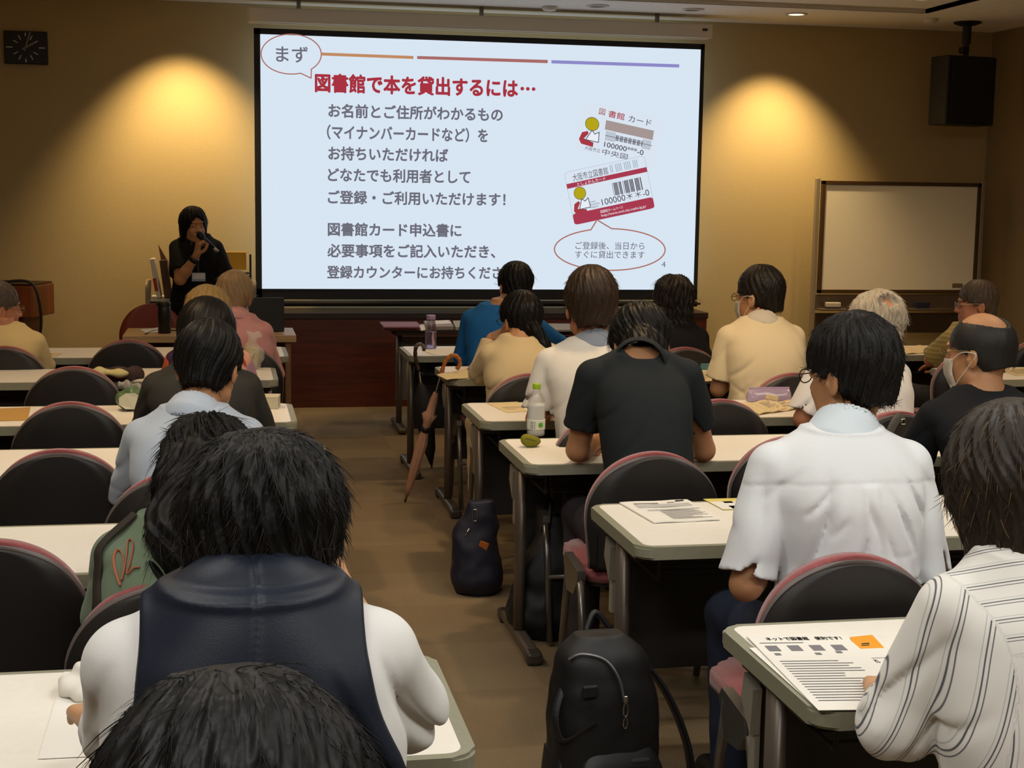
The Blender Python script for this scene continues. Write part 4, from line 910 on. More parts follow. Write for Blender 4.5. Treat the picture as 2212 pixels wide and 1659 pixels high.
def glasses(key, col='#2a2522', thick=.0016):
    body = HEADS[key][0]; m = mat('spectacle_'+col, col, .3, metal=.5); bm = nb()
    for s in (-1, 1):
        ring = [headpt(key, s*(.033+.022*math.cos(a)), .108-.004*abs(math.cos(a)), .004+.016*math.sin(a)) for a in [2*PI*k/18 for k in range(19)]]; tube(bm, ring, thick, 6, False)
        tube(bm, smoothpath([headpt(key, s*.055, .104, .008), headpt(key, s*.078, .085, .010), headpt(key, s*.085, .0, .012), headpt(key, s*.083, -.03, -.006)], 4), thick, 6)
    tube(bm, [headpt(key, -.011, .110, .007), headpt(key, 0, .113, .010), headpt(key, .011, .110, .007)], thick, 6); return obj('glasses', bm, m, body, True)
def face_mask(key):
    body = HEADS[key][0]; bm = nb(); rows = []
    for i in range(7):
        v = i/6; z = -.012-.098*v; r = []
        for j in range(11):
            u = j/10*2-1; x = u*.062*(1-.18*v); y = .122-.012*abs(v-.42)*2-.055*abs(u)**2.2-.02*v*v*(1-abs(u)); r.append(bm.verts.new(headpt(key, x, y+.002*math.sin(i*PI), z)))
        rows.append(r)
    for A, B in zip(rows, rows[1:]):
        for j in range(10): bm.faces.new((A[j], A[j+1], B[j+1], B[j]))
    r = bmesh.ops.solidify(bm, geom=bm.faces[:], thickness=.0015); mk = obj('face_mask', bm, mat('mask_white', '#dcd6cd', .8), body, True); bm = nb()
    bm.free()
    for s in (-1, 1):
        bm = nb(); tube(bm, smoothpath([headpt(key, s*.061, .066, -.02), headpt(key, s*.083, .02, .008), headpt(key, s*.093, -.03, -.0), headpt(key, s*.082, .0, -.035), headpt(key, s*.054, .062, -.10)], 5), .0016, 6); obj('ear_loop', bm, MATS['mask_white'], mk, True)
# ------------------------------------------------------------------ hair shapes (head coordinates: x right, y to the face, z up)
CUT = ('p', (0, -.085, -.075), (0, .150, -.185))
def short(w=.096, top=.104, back=.110, nape=-.09, cut=True, side=(), zc=.037):
    o = [('e', (0, -.016, zc), (w, back, top)), ('e', (0, -.052, -.035), (w*.62, .060, .070)), ('p', (0, 0, nape), (0, -.2, -1))]
    o.append(('s', (0, .064, -.078), (.2, .100, .105)) if cut else ('s', (0, .125, -.05), (.085, .10, .115)))
    o.append(('s', (0, .140, .015), (.072, .062, .060)))
    for s in (-1, 1): o.append(('s', (s*.098, -.004, -.018), (.022, .030, .038)))
    return o+list(side)
def bob(w=.098, low=-.13, top=.108, ear=True):
    return [('e', (0, -.014, .034), (w, .112, top)), ('c', (0, -.035, .02), (0, -.045, low+.05), .092, .078), ('c', (-.055, .0, .02), (-.058, .0, low+.04), .038, .034), ('c', (.055, .0, .02), (.058, .0, low+.04), .038, .034), ('p', (0, 0, low), (0, -.25, -1)), ('s', (0, .125, -.05), (.068, .092, .135))]
def P(px, py, Y): return ony(px, py, Y)
def who(key, label, cx, dty, Ysh, top, Yh, Yp, **kw):
    """cx, dty: pixel of the shoulder line; top: pixel of the hair top; Y..: depths of shoulders, head, hips"""
    s = P(cx, dty, Ysh); t = P(top[0], top[1], Yh); hs = kw.pop('hs', 1.08); dx = kw.pop('hipdx', 0)
    hp = kw.get('hp', 10); hd = kw.pop('htop', .139)
    return person(key, label, s.x+dx, Yp, (s.x, Ysh), (t.x, Yh, t.z-hd*hs), None, zs=s.z+.0, hs=hs, **kw)
# --- right of the aisle
A = lambda *a: tuple(P(*a))
def yoke(P, cN, zs):
    x, z = P[:, 0]-cN[0], P[:, 2]; zy = zs-.075-.4*x*x; b = (P[:, 1] < cN[1])*1.0
    pl = 1/(1+np.exp(-(np.abs(x-.008)-.020)/.0015)); dn = np.clip((zy-z)/.01, 0, 1)*np.clip(1-(zy-z)/.30, 0, 1)
    return b*(.0030*np.exp(-((z-zy)/.0035)**2)-.0065*(1-pl)*dn+.0015*np.clip((zy-z)/.006, 0, 1)*np.clip(1-(zy-z)/.05, 0, 1))
wshirt = cloth('white_shirt', '#dfe3e6'); 
who(19, 'black-haired person in a white short-sleeved dress shirt with collar and back pleat', 1818, 952, 3.24, (1843, 680), 3.30, 3.17, hwd=.222, hy=28, hp=8, shirt=wshirt, shirtname='dress_shirt', sleeve=.92, loose=.018, hs=1.06, wide=.02, tw=.92, extra=yoke, hair=short(.097, .112, .115, -.086), hairc='black', ns=3600, sl=.019, h=.005, collar=('#cfdae2', .066, .03), pants='#262c3c', skin='tan',
    arms=((A(1612, 1262, 3.20), A(1640, 1235, 3.46)), (A(1995, 1262, 3.22), A(1960, 1235, 3.46))), hands={-1: dict(d=(.3, 1, -.05), n=(0, 0, -1), curl=25), 1: dict(d=(-.3, 1, -.05), n=(0, 0, -1), curl=25)}, fold=2.6, legs=None)
glasses(19)
def stripes(name, base, dark, per=.030, axis='stripe'):
    m = mat(name, base, .85, spec=.2, sheen=.1); nt = m.node_tree; b = nt.nodes['Principled BSDF']; L = nt.links
    at = nt.nodes.new('ShaderNodeAttribute'); at.attribute_name = axis
    md = nt.nodes.new('ShaderNodeMath'); md.operation = 'FRACT'; dv = nt.nodes.new('ShaderNodeMath'); dv.operation = 'MULTIPLY'; dv.inputs[1].default_value = 1/per
    L.new(at.outputs['Fac'], dv.inputs[0]); L.new(dv.outputs[0], md.inputs[0]); rp = nt.nodes.new('ShaderNodeValToRGB'); L.new(md.outputs[0], rp.inputs[0])
    cr = rp.color_ramp; cr.interpolation = 'LINEAR'; B, K = lin(base), lin(dark)
    cr.elements[0].position = 0; cr.elements[0].color = B; cr.elements[1].position = 1; cr.elements[1].color = B
    for p, c in ((.315, B), (.34, K), (.355, K), (.38, B), (.47, B), (.495, K), (.525, K), (.55, B), (.64, B), (.67, tuple(.5*x+.5*y for x, y in zip(B, K))), (.69, B)):
        e = cr.elements.new(p); e.color = c
    L.new(rp.outputs[0], b.inputs['Base Color']); return m
blouse = stripes('striped_blouse', '#e2e0da', '#55555f', .038)
who(20, 'brown-haired person in a white blouse with dark pinstripes at the right edge', 2258, 1228, 1.98, (2203, 872), 2.06, 1.86, stripe=True, hwd=.198, hy=12, hp=16, shirt=blouse, shirtname='striped_blouse', sleeve=1.45, loose=.022, hs=1.08, hair=bob(.100, -.165, .112), hairc='darkbrown', ns=4600, sl=.028, h=.0045, pants='#1c1d24', fold=1.2, skin='pale',
    arms=((A(1945, 1560, 2.02), A(1905, 1500, 2.36)), None))
who(14, 'person in a black T-shirt leaning over the desk with the green-capped bottle', 1382, 788, 4.62, (1385, 664), 4.86, 4.40, hwd=.212, hy=-3, hp=38, shirt='#24282a', shirtname='t_shirt', sleeve=.66, loose=.014, htop=.128, hair=short(.100, .108, .112, -.15)+[('c', (0, -.06, -.05), (0, -.055, -.10), .066, .055), ('p', (0, 0, -.145), (0, -.3, -1)), ('w', P(1385, 742, 4.74), P(1385, 776, 4.655), .060, .050)], hairc='jet', ns=2200, sl=.035, h=.005, pants='#3a3438', skin='tan', hunch=1.1, collar=('#24282a', .070, .0), shrug=.026, tw=.84, neckcut=-.035,
    arms=((A(1248, 972, 4.70), A(1295, 950, 4.98)), (A(1520, 972, 4.70), A(1470, 950, 4.98))), hands={-1: dict(d=(.6, .5, .35), n=(.3, .2, -1), curl=45), 1: dict(d=(-.6, .6, .2), n=(-.2, 0, -1), curl=40)})
who(13, 'person in a white polo shirt with brown hair, grey collar turned up', 1282, 748, 5.47, (1277, 577), 5.52, 5.26, hwd=.225, hy=-4, hp=4, shirt='#d9d4cb', shirtname='polo_shirt', sleeve=.86, loose=.016, hs=1.12, hair=short(.094, .112, .108, -.08), hairc='brown', ns=1200, sl=.03, h=.006, collar=('#8f96a3', .05, .01), pants='#b29b78', skin='ruddy',
    arms=((A(1158, 905, 5.44), A(1190, 880, 5.72)), None), legs=None)
who(15, 'person in a cream T-shirt with short black hair, glasses and face mask', 1645, 700, 6.55, (1642, 573), 6.62, 6.42, hwd=.212, hy=38, hp=5, shirt='#e0cfa9', shirtname='t_shirt', sleeve=.80, loose=.02, hs=1.10, hair=short(.090, .108, .108, -.082), hairc='dark', ns=900, sl=.022, h=.0065, collar=('#cfc6b5', .036, .01), skin='tan', pants='#2d2b2c',
    arms=((A(1552, 840, 6.56), A(1580, 815, 6.85)), None))
glasses(15); face_mask(15)
who(11, 'person in a beige long-sleeved top with a low black ponytail and earring', 1125, 738, 6.58, (1124, 628), 6.66, 6.45, hwd=.190, hy=22, hp=6, shirt='#cdb98f', shirtname='top', sleeve=1.9, loose=.012, hs=1.04, hair=short(.093, .106, .108, -.085)+[('e', (.0, -.108, -.035), (.028, .03, .028)), ('c', (.008, -.120, -.05), (.030, -.128, -.115), .030, .040)], hairc='jet', ns=700, sl=.03, h=.006, skin='tan', pants='#b9a57c',
    arms=((A(1036, 806, 6.70), A(1062, 730, 6.74)), (A(1200, 812, 6.68), A(1170, 790, 6.92))), hands={-1: dict(d=(.8, .05, .35), n=(.3, .3, -.9), curl=35), 1: dict(d=(-.4, 1, 0), n=(0, 0, -1), curl=20)})
glasses(11, '#14110f')
who(10, 'person in a bright blue shirt with black hair, turned sideways in the front row', 1080, 668, 7.72, (1112, 566), 7.80, 7.60, hwd=.205, yaw=-20, hy=10, hp=10, hr=6, shirt='#1b5f9e', shirtname='shirt', sleeve=1.55, loose=.025, hs=1.0, hair=short(.096, .108, .108, -.11), hairc='jet', ns=500, sl=.03, h=.0065, pants='#20222c', skin='tan',
    arms=((A(1004, 772, 7.80), A(1030, 752, 8.06)), (A(1205, 745, 7.95), A(1140, 702, 8.02))), hands={-1: dict(d=(.3, 1, 0), n=(0, 0, -1), curl=20), 1: dict(d=(-.9, .1, .25), n=(0, .3, -1), curl=35)})
who(12, 'person in black with wavy shoulder-length dark hair, front row near the screen edge', 1462, 705, 7.62, (1455, 594), 7.68, 7.52, hwd=.180, hy=5, hp=8, shirt='#17161a', shirtname='top', sleeve=1.6, loose=.014, hs=1.05, hair=bob(.104, -.19, .110)+[('rug', .007)], hairc='dark', ns=900, sl=.05, h=.007, skin='pale', pants='#1b1b20')
who(16, 'white-haired person in a white short-sleeved shirt, pink scalp at the crown', 1855, 778, 5.42, (1897, 627), 5.50, 5.26, hwd=.215, hy=0, hp=14, shirt='#dcd8d4', shirtname='shirt', sleeve=.85, loose=.022, hs=1.12, hair=short(.097, .104, .112, -.10)+[('rug', .006), ('s', (.012, -.108, .088), (.042, .030, .034))], hairc='white', ns=900, sl=.03, h=.0065, skin='ruddy', pants='#3a3a42',
    arms=((A(1735, 905, 5.42), A(1760, 880, 5.70)), None))
who(18, 'balding person with glasses and face mask in a black T-shirt, right of the white shirt', 2128, 858, 4.36, (2120, 676), 4.42, 4.14, hwd=.225, hy=38, hp=6, shirt='#16181d', shirtname='t_shirt', sleeve=.8, loose=.016, hs=1.06, htop=.126, hair=short(.088, .100, .106, -.065, zc=.026)+[('s', (-.018, -.040, .128), (.052, .088, .066)), ('rug', .0004)], hairc='salt', ns=3000, sl=.016, sr=.0004, h=.005, skin='tan', pants='#22232a')
glasses(18, '#6b5a3a'); face_mask(18)
tan = stripes('striped_tan_shirt', '#8f7d45', '#c6b478', .030)
who(17, 'grey-haired person with glasses in a striped tan shirt, face turned left, before the whiteboard', 2100, 708, 7.42, (2112, 604), 7.46, 7.30, hwd=.205, yaw=18, hy=72, hp=4, stripe='hoops', shirt=tan, shirtname='striped_shirt', sleeve=.9, loose=.02, hs=1.02, hair=short(.088, .104, .106, -.075), hairc='midgrey', ns=700, sl=.025, h=.0065, skin='ruddy', pants='#2c2a2a',
    arms=((A(2012, 778, 7.50), A(2030, 768, 7.85)), None))
glasses(17, '#8a8580')
# --- left of the aisle
who(8, 'person in a navy vest over a white shirt with thick black hair, hand on cheek', 546, 1320, 1.83, (572, 928), 1.95, 1.80, hwd=.206, hy=-14, hp=10, shirt='#dcdcda', shirtname='dress_shirt', sleeve=1.5, loose=.014, hs=1.06, htop=.150, hair=[('e', (0, -.014, .044), (.103, .118, .108)), ('e', (0, -.045, -.012), (.084, .085, .085)), ('p', (0, 0, -.105), (0, -.1, -1)), ('s', (0, .135, -.06), (.085, .09, .12)), ('rug', .004)], hairc='black', ns=6500, sl=.028, sr=.0006, h=.0042, pants='#1d1f26', skin='pale', fold=1.9,
    vest=cloth('navy_vest', '#1c222e', .40), arms=((A(292, 1590, 1.90), A(215, 1560, 2.16)), (A(868, 1530, 1.92), A(735, 1282, 2.05))), hands={1: dict(d=(-.28, .2, .9), n=(-.9, .3, .3), curl=70), -1: dict(d=(-.2, 1, -.1), n=(0, 0, -1), curl=20)}, hem=.46)
who(7, 'person in a green blouse with orange embroidery and long wavy black hair', 408, 1135, 3.10, (447, 905), 3.28, 3.02, hwd=.196, hy=-5, hp=30, shirt='#6d7d66', shirtname='blouse', sleeve=1.3, loose=.020, hs=1.04, htop=.130, hair=[('e', (0, -.014, .034), (.097, .110, .106)), ('c', (0, -.04, .0), (.02, -.13, -.13), .088, .075), ('c', (.02, -.13, -.13), (.05, -.22, -.21), .072, .050), ('c', (-.05, .0, .0), (-.05, -.05, -.12), .04, .04), ('c', (.05, .0, .0), (.06, -.05, -.12), .04, .04), ('s', (0, .125, -.05), (.066, .092, .16)), ('w', P(430, 1030, 3.14), P(400, 1150, 2.99), .085, .075), ('w', P(400, 1150, 2.99), P(405, 1275, 2.985), .072, .058), ('s', (0, -.035, .150), (.007, .05, .018)), ('rug', .007)], hairc='black', ns=4200, sl=.04, h=.005, pants='#2a2c33', skin='pale',
    arms=((A(238, 1330, 3.12), A(270, 1250, 3.40)), None))
who(6, 'person in a light blue polo shirt with short black hair', 420, 898, 4.42, (450, 700), 4.52, 4.26, hwd=.205, hy=-18, hp=22, shirt='#b3bfce', shirtname='polo_shirt', sleeve=.85, loose=.016, hs=1.06, htop=.132, hair=short(.096, .112, .108, -.085), hairc='jet', ns=1600, sl=.020, h=.005, collar=('#b6c2d2', .045, .02), pants='#23252c', skin='tan')
who(5, 'person in a dark grey short-sleeved top with smooth black hair', 436, 800, 5.50, (445, 640), 5.58, 5.42, hwd=.212, hy=0, hp=12, shirt='#33322f', shirtname='top', sleeve=.9, loose=.022, hs=1.12, hair=bob(.097, -.14, .106)+[('rug', .0015)], hairc='jet', ns=300, sl=.03, h=.006, pants='#1d1d22', skin='tan')
def patchwork():
    m = mat('floral_cloth', '#c0705c', .85, spec=.2); nt = m.node_tree; b = nt.nodes['Principled BSDF']; tc = nt.nodes.new('ShaderNodeTexCoord'); v = nt.nodes.new('ShaderNodeTexVoronoi'); v.inputs['Scale'].default_value = 14
    rp = nt.nodes.new('ShaderNodeValToRGB'); rp.color_ramp.interpolation = 'CONSTANT'; nt.links.new(tc.outputs['Object'], v.inputs['Vector']); nt.links.new(v.outputs['Color'], rp.inputs[0])
    for i, (p, c) in enumerate(((0, '#c05a46'), (.35, '#d8a08c'), (.5, '#3a2440'), (.68, '#b98fa6'), (.8, '#c8623c'))):
        e = rp.color_ramp.elements[i] if i < 2 else rp.color_ramp.elements.new(p); e.position = p; e.color = lin(c)
    nt.links.new(rp.outputs[0], b.inputs['Base Color']); return m
who(4, 'blond person in a colourful floral shirt, mostly hidden behind smooth black hair', 450, 752, 6.62, (448, 615), 6.70, 6.55, hwd=.190, hp=12, shirt=patchwork(), shirtname='floral_shirt', sleeve=.9, loose=.016, hs=1.06, hair=bob(.098, -.12, .106), hairc='blond', ns=500, sl=.03, h=.007, pants='#2a2a30', skin='pale')
who(3, 'person in a pink shirt with ash-blond hair in the farthest left row', 508, 692, 7.70, (507, 585), 7.78, 7.62, hwd=.190, hy=-12, hp=6, shirt='#c98f8c', shirtname='shirt', sleeve=1.5, loose=.02, hs=1.02, hair=short(.096, .108, .108, -.10), hairc='greyblond', ns=700, sl=.035, h=.0065, collar=('#cc9490', .04, .015), pants='#2a2a30', skin='ruddy')
who(2, 'person in a cream vest with grey hair at the left edge, face turned right', 8, 712, 7.72, (-4, 606), 7.80, 7.66, hwd=.205, yaw=-12, hy=-62, hp=4, shirt='#d5bd85', shirtname='shirt', sleeve=1.5, loose=.018, hs=1.04, hair=short(.090, .106, .107, -.06), hairc='midgrey', ns=700, sl=.02, h=.006, pants='#2b2b30', skin='ruddy', arms=(None, (A(95, 792, 7.76), A(60, 770, 8.05))))
glasses(2, '#8a8076')
who(9, 'dark-haired person at the bottom edge of the view, only the crown in sight', 520, 2480, .84, (505, 1502), 1.02, .74, hwd=.20, hy=4, hp=24, shirt='#2b3038', shirtname='top', sleeve=.9, loose=.014, hs=1.02, htop=.132, hair=short(.104, .110, .112, -.10), hairc='jet', ns=6000, sl=.030, sr=.0004, h=.005, hairh=.0035, pants='#22242a', skin='pale')
# --- the speaker
who(1, 'standing person in black speaking into a microphone before the front wall', 424, 516, 10.30, (418, 445), 10.26, 10.32, hwd=.180, yaw=188, hy=200, hp=4, shirt='#12110f', shirtname='blouse', sleeve=.80, loose=.018, hs=.98, htop=.137, standing=True, seat_z=.42, hem=.62, hair=bob(.090, -.16, .106), hairc='jet', ns=900, sl=.03, h=.005, pants='#131211', skin='tan',
    arms=((A(490, 612, 10.26), A(478, 660, 10.12)), (A(389, 604, 10.08), A(424, 553, 10.02))), hands={1: dict(d=(.18, -.08, 1), n=(.75, .2, .1), curl=[62, 66, 70, 74], thumb=40), -1: dict(d=(0, -.3, -1), n=(1, 0, 0), curl=25)}, tw=.92)
# ------------------------------------------------------------------ papers and small things
PAPER = mat('paper_white', '#e6e3da', .8, spec=.2); CREAM = mat('paper_cream', '#d9c79c', .8, spec=.2); PRINT = mat('print_grey', '#77757a', .8); PRINTD = mat('print_black', '#262628', .8); KRAFT = mat('paper_kraft', '#b98f4a', .8); ORANGE = mat('paper_orange', '#e89a1c', .7); YELLOWP = mat('paper_yellow', '#d8c86a', .7); PINKP = mat('paper_pink', '#d9b5a2', .8)
def sheet(name, label, cat, px, m, z=.7015, th=.0009, group=None, curl=0.0, prints=(), nx=8):
    """px: four pixels (far left, far right, near right, near left) read on the plane the sheet lies on"""
    c = [onz(x, y, z) for x, y in px]
    def at(u, v, dz=0):
        p = (c[0]*(1-u)+c[1]*u)*(1-v)+(c[3]*(1-u)+c[2]*u)*v; p = p.copy(); p.z = z+dz+curl*(math.sin(u*PI*1.5+.6)**2*.5+.5*math.sin(v*PI)*u); return p
    bm = nb(); T = [[bm.verts.new(at(i/nx, j/nx, th)) for j in range(nx+1)] for i in range(nx+1)]; B = [[bm.verts.new(at(i/nx, j/nx)) for j in range(nx+1)] for i in range(nx+1)]
    for i in range(nx):
        for j in range(nx):
            bm.faces.new((T[i][j], T[i+1][j], T[i+1][j+1], T[i][j+1])); bm.faces.new((B[i][j], B[i][j+1], B[i+1][j+1], B[i+1][j]))
    for k in range(nx):
        for a, b, a2, b2 in ((T[k][0], T[k+1][0], B[k][0], B[k+1][0]), (T[k][nx], T[k+1][nx], B[k][nx], B[k+1][nx]), (T[0][k], T[0][k+1], B[0][k], B[0][k+1]), (T[nx][k], T[nx][k+1], B[nx][k], B[nx][k+1])): bm.faces.new((a, b, b2, a2))
    o = obj(name, bm, m); tag(o, label, cat, group)
    if prints:
        for mm, rects in prints:
            bm = nb()
            for u0, v0, u1, v1 in rects: bm.faces.new([bm.verts.new(at(u, v, th+.0006)) for u, v in ((u0, v0), (u0, v1), (u1, v1), (u1, v0))])
            obj('print', bm, mm, o)
    o['_at'] = 1; del o['_at']
    return o, at
def lines(u0, u1, v0, v1, n, seed=0, fill=.45):
    r = random.Random(seed); return [(u0, v0+(v1-v0)*k/n, u0+(u1-u0)*(.55+.45*r.random()), v0+(v1-v0)*(k+fill)/n) for k in range(n)]
def sheet_text(at, par, s, u0, v0, u1, v1, m=None, bold=.02, th=.0009):
    text_map('print', s, lambda a, b: tuple(at(u0+(u1-u0)*a, v1+(v0-v1)*b, th+.0009)), m or PRINTD, par, bold)
# nearest right desk
o, at = sheet('paper_sheet', 'flyer headed with large black Japanese letters on the nearest right desk', 'paper', ((1612, 1374), (1822, 1371), (2010, 1532), (1768, 1535)), PAPER, .7045, prints=((PRINT, lines(.08, .95, .38, .92, 16, 3, .28)+[(.08+.22*k, .16, .2+.22*k, .24) for k in range(4)]+[(.06, .115, .5, .125), (.1, .27, .16, .3), (.5, .27, .56, .3), (.72, .25, .78, .28)]),))
sheet_text(at, o, 'ネットで図書館　便利です！', .16, .035, .93, .085)
o, at = sheet('paper_sheet', 'agenda sheet with bold lines under the flyer and the striped sleeve', 'paper', ((1795, 1405), (1945, 1399), (2130, 1530), (1960, 1538)), PAPER, .7032, prints=((PRINTD, lines(.16, .95, .33, .72, 5, 8, .35)), (PRINT, [(.05, .17, .98, .175)])))
sheet_text(at, o, '本日の流れ', .1, .19, .45, .26)
sheet('paper_sheet', 'blank sheet lying lowest at the left corner of the nearest right desk', 'paper', ((1618, 1400), (1800, 1395), (1950, 1528), (1768, 1534)), PAPER, .7018)
sheet('envelope', 'orange envelope behind the flyer on the nearest right desk', 'envelope', ((1836, 1377), (1884, 1372), (1912, 1402), (1850, 1405)), ORANGE, .7018, prints=((PRINTD, [(.3, .55, .6, .62), (.25, .68, .55, .73)]),))
# second right desk
pr = (PRINT, lines(.33, .95, .55, .95, 9, 5, .3)+[(.14, .12, .5, .17), (.64, .11, .74, .15)]); gb = (mat('print_pale', '#b9b8b5', .8), [(.12, .2, .92, .36), (.18, .46, .95, .52)])
o, at = sheet('booklet', 'stapled white booklet on the desk behind the black T-shirt chair', 'booklet', ((1338, 1088), (1484, 1082), (1556, 1124), (1412, 1131)), PAPER, .7018, th=.004, curl=.003, prints=(gb, pr)); sheet_text(at, o, '図書館', .14, .06, .42, .11); sheet_text(at, o, 'について', .45, .055, .62, .1)
bm = nb(); bm.faces.new([bm.verts.new(at(u, v, .0055)) for u, v in ((.8, .05), (.76, .12), (.9, .1), (.93, .04))]); obj('print', bm, PRINTD, o)
sheet('leaflet', 'yellow and white leaflet beside the left sleeve of the white dress shirt', 'leaflet', ((1519, 1079), (1600, 1077), (1640, 1100), (1562, 1102)), YELLOWP, .7018, th=.002, prints=((PAPER, [(.0, .3, 1, 1)]), (PRINTD, [(.35, .3, .6, .45)]), (mat('print_blue', '#3a4f86', .8), [(.3, .7, .7, 1)])))
# third right desk (green-capped bottle)
sheet('paper_sheet', 'pinkish sheet under the arm of the black T-shirt person', 'paper', ((1262, 966), (1345, 964), (1370, 986), (1270, 984)), PINKP, .7018)
p0 = onz(1305, 955, .7018); bm = nb(); b = V3(*p0)
for k in range(1):
    a = [Vector((p0.x-.012, p0.y-.03, .704)), Vector((p0.x+.085, p0.y-.01, .704)), Vector((p0.x+.065, p0.y+.03, .832)), Vector((p0.x-.02, p0.y+.02, .832))]; prism(bm, a, (0, .0015, 0))
o = obj('leaflet', bm, ORANGE); tag(o, 'bright orange leaflet held up before the black T-shirt person', 'leaflet')
# fourth right desk
sheet('paper_sheet', 'cream sheet beside the elbow of the white polo shirt', 'paper', ((1051, 871), (1118, 868), (1140, 889), (1094, 891)), CREAM, .7018, prints=((PRINT, lines(.2, .9, .5, .8, 3, 2, .2)),))
mg = sheet('magazine', 'open magazine with curled pages, left one of two on the desk by the cream T-shirt', 'magazine', ((1596, 876), (1655, 867), (1700, 886), (1640, 897)), CREAM, .7018, th=.004, curl=.014, prints=((PRINT, lines(.1, .45, .2, .9, 9, 4, .3)+lines(.55, .92, .2, .9, 9, 6, .3)),))
sheet('magazine', 'open magazine partly under the first, right one by the lilac pouch', 'magazine', ((1650, 872), (1712, 868), (1722, 885), (1668, 893)), CREAM, .7018, th=.005, curl=.012, prints=((PRINT, lines(.1, .9, .2, .9, 8, 9, .3)),))
# fifth right desk
sheet('paper_sheet', 'cream sheet overhanging the desk corner beside the beige top', 'paper', ((943, 810), (1018, 795), (1030, 815), (965, 821)), CREAM, .7025, curl=.006)
sheet('paper_sheet', 'cream sheet beside the elbow of the cream T-shirt', 'paper', ((1500, 808), (1530, 800), (1545, 822), (1512, 826)), CREAM, .7018, prints=((PRINT, lines(.2, .9, .3, .8, 4, 2, .2)),))
p = onz(1519, 797, .7012); t = thing('pencil_box', 'small teal box on the desk left of the cream T-shirt', 'box', (p.x, p.y, .7012)); bm = nb(); box(bm, (0, 0, .0125), (.05, .07, .025), .004); obj('box_body', bm, mat('teal_plastic', '#4b7a7c', .5), t); bm = nb(); box(bm, (0, 0, .0285), (.052, .072, .007), .003); obj('box_lid', bm, mat('teal_lid', '#5c8c8c', .5), t)
sheet('paper_sheet', 'white sheet under the lilac bottle on the front right desk', 'paper', ((912, 757), (990, 748), (985, 770), (938, 767)), PAPER, .7018)
# far right desks
sheet('magazine', 'open magazine before the person in striped tan shirt', 'magazine', ((1942, 752), (1990, 748), (2012, 762), (1958, 766)), CREAM, .7018, th=.003, curl=.012)
sheet('paper_sheet', 'cream papers on the far right desk beside the balding person', 'paper', ((2165, 800), (2225, 793), (2260, 806), (2195, 812)), CREAM, .7018, th=.002, prints=((PRINT, lines(.1, .9, .2, .9, 8, 9, .2)),))
# handout table
def stack(label, px, m, th, z=.7012, name='folder', cat='folder', grp='folders and papers on the handout table'):
    return sheet(name, label, cat, px, m, z, th=th, group=grp)[0]
MAUVE = mat('mauve_card', '#8e5a62', .7); MAUVE2 = mat('mauve_card_dark', '#7a4a50', .7)
stack('lower mauve folder at the left end of the handout table', ((822, 702), (903, 702), (908, 714), (829, 714)), MAUVE2, .018)
stack('upper mauve folder at the left end of the handout table', ((820, 698), (900, 698), (906, 709), (829, 709)), MAUVE, .010, .7215)
stack('crumpled white paper beside the mauve folders', ((906, 704), (925, 700), (928, 713), (909, 715)), PAPER, .006, name='paper_sheet', cat='paper')
stack('grey stack of papers behind the lilac bottle', ((915, 700), (972, 698), (980, 712), (922, 713)), mat('grey_paper', '#9a8f8c', .8), .022, name='paper_stack', cat='paper')
stack('white sheet tilted on top of the grey stack', ((918, 694), (968, 692), (976, 699), (925, 702)), PAPER, .002, .7245, name='paper_sheet', cat='paper')
stack('greenish stack of papers beside the blue shirt', ((978, 699), (1004, 698), (1008, 712), (984, 713)), mat('sage_paper', '#a3a089', .8), .02, name='paper_stack', cat='paper')
stack('pile of newspapers at the right end of the handout table', ((1160, 702), (1230, 703), (1238, 716), (1160, 717)), mat('newsprint', '#8d8880', .8), .012, name='newspaper_pile', cat='newspaper')
# left desks
sheet('leaflet', 'white leaflet with an orange picture on the farthest left desk', 'leaflet', ((97, 762), (135, 763), (108, 776), (90, 772)), CREAM, .7018, prints=((ORANGE, [(.15, .2, .6, .55)]),))
sheet('paper_sheet', 'white sheet at the right end of the farthest left desk', 'paper', ((545, 752), (602, 751), (604, 765), (548, 766)), PAPER, .7018)
sheet('envelope', 'brown envelope at the left edge of the snack bag desk', 'envelope', ((-30, 884), (66, 880), (60, 908), (-40, 911)), KRAFT, .7018)
sheet('paper_sheet', 'white sheet at the desk corner beside the cheek-resting hand', 'paper', ((690, 1184), (704, 1183), (726, 1214), (700, 1216)), PAPER, .7018)
sheet('paper_sheet', 'large blank white sheet on the nearest left desk', 'paper', ((138, 1452), (250, 1448), (250, 1632), (82, 1640)), PAPER, .7018)
sheet('paper_sheet', 'white sheet at the left end of the presenter table', 'paper', ((300, 712), (345, 708), (350, 716), (318, 720)), PAPER, .7030, curl=.004)
sheet('paper_sheet', 'printed sheet at the right end of the presenter table', 'paper', ((575, 714), (604, 711), (612, 719), (572, 721)), CREAM, .7030)
# blobs from distance fields
def blob(name, prims, m, h=.005, fn=None, halves=(), subs=(), parent=None, rl=2):
    lo = np.min([p[0][0] for p in prims], 0)-.03; hi = np.max([p[0][1] for p in prims], 0)+.03; F = Field(lo, hi, h)
    for p, k in prims: F.add(p, k)
    for p in subs: F.sub(p, .004)
    for p, n in halves: F.half(p, n)
    if fn: F.warp(fn)
    V, Q = F.mesh(); return link(name, np_mesh(name, relax(V, Q, rl), Q), m, parent)
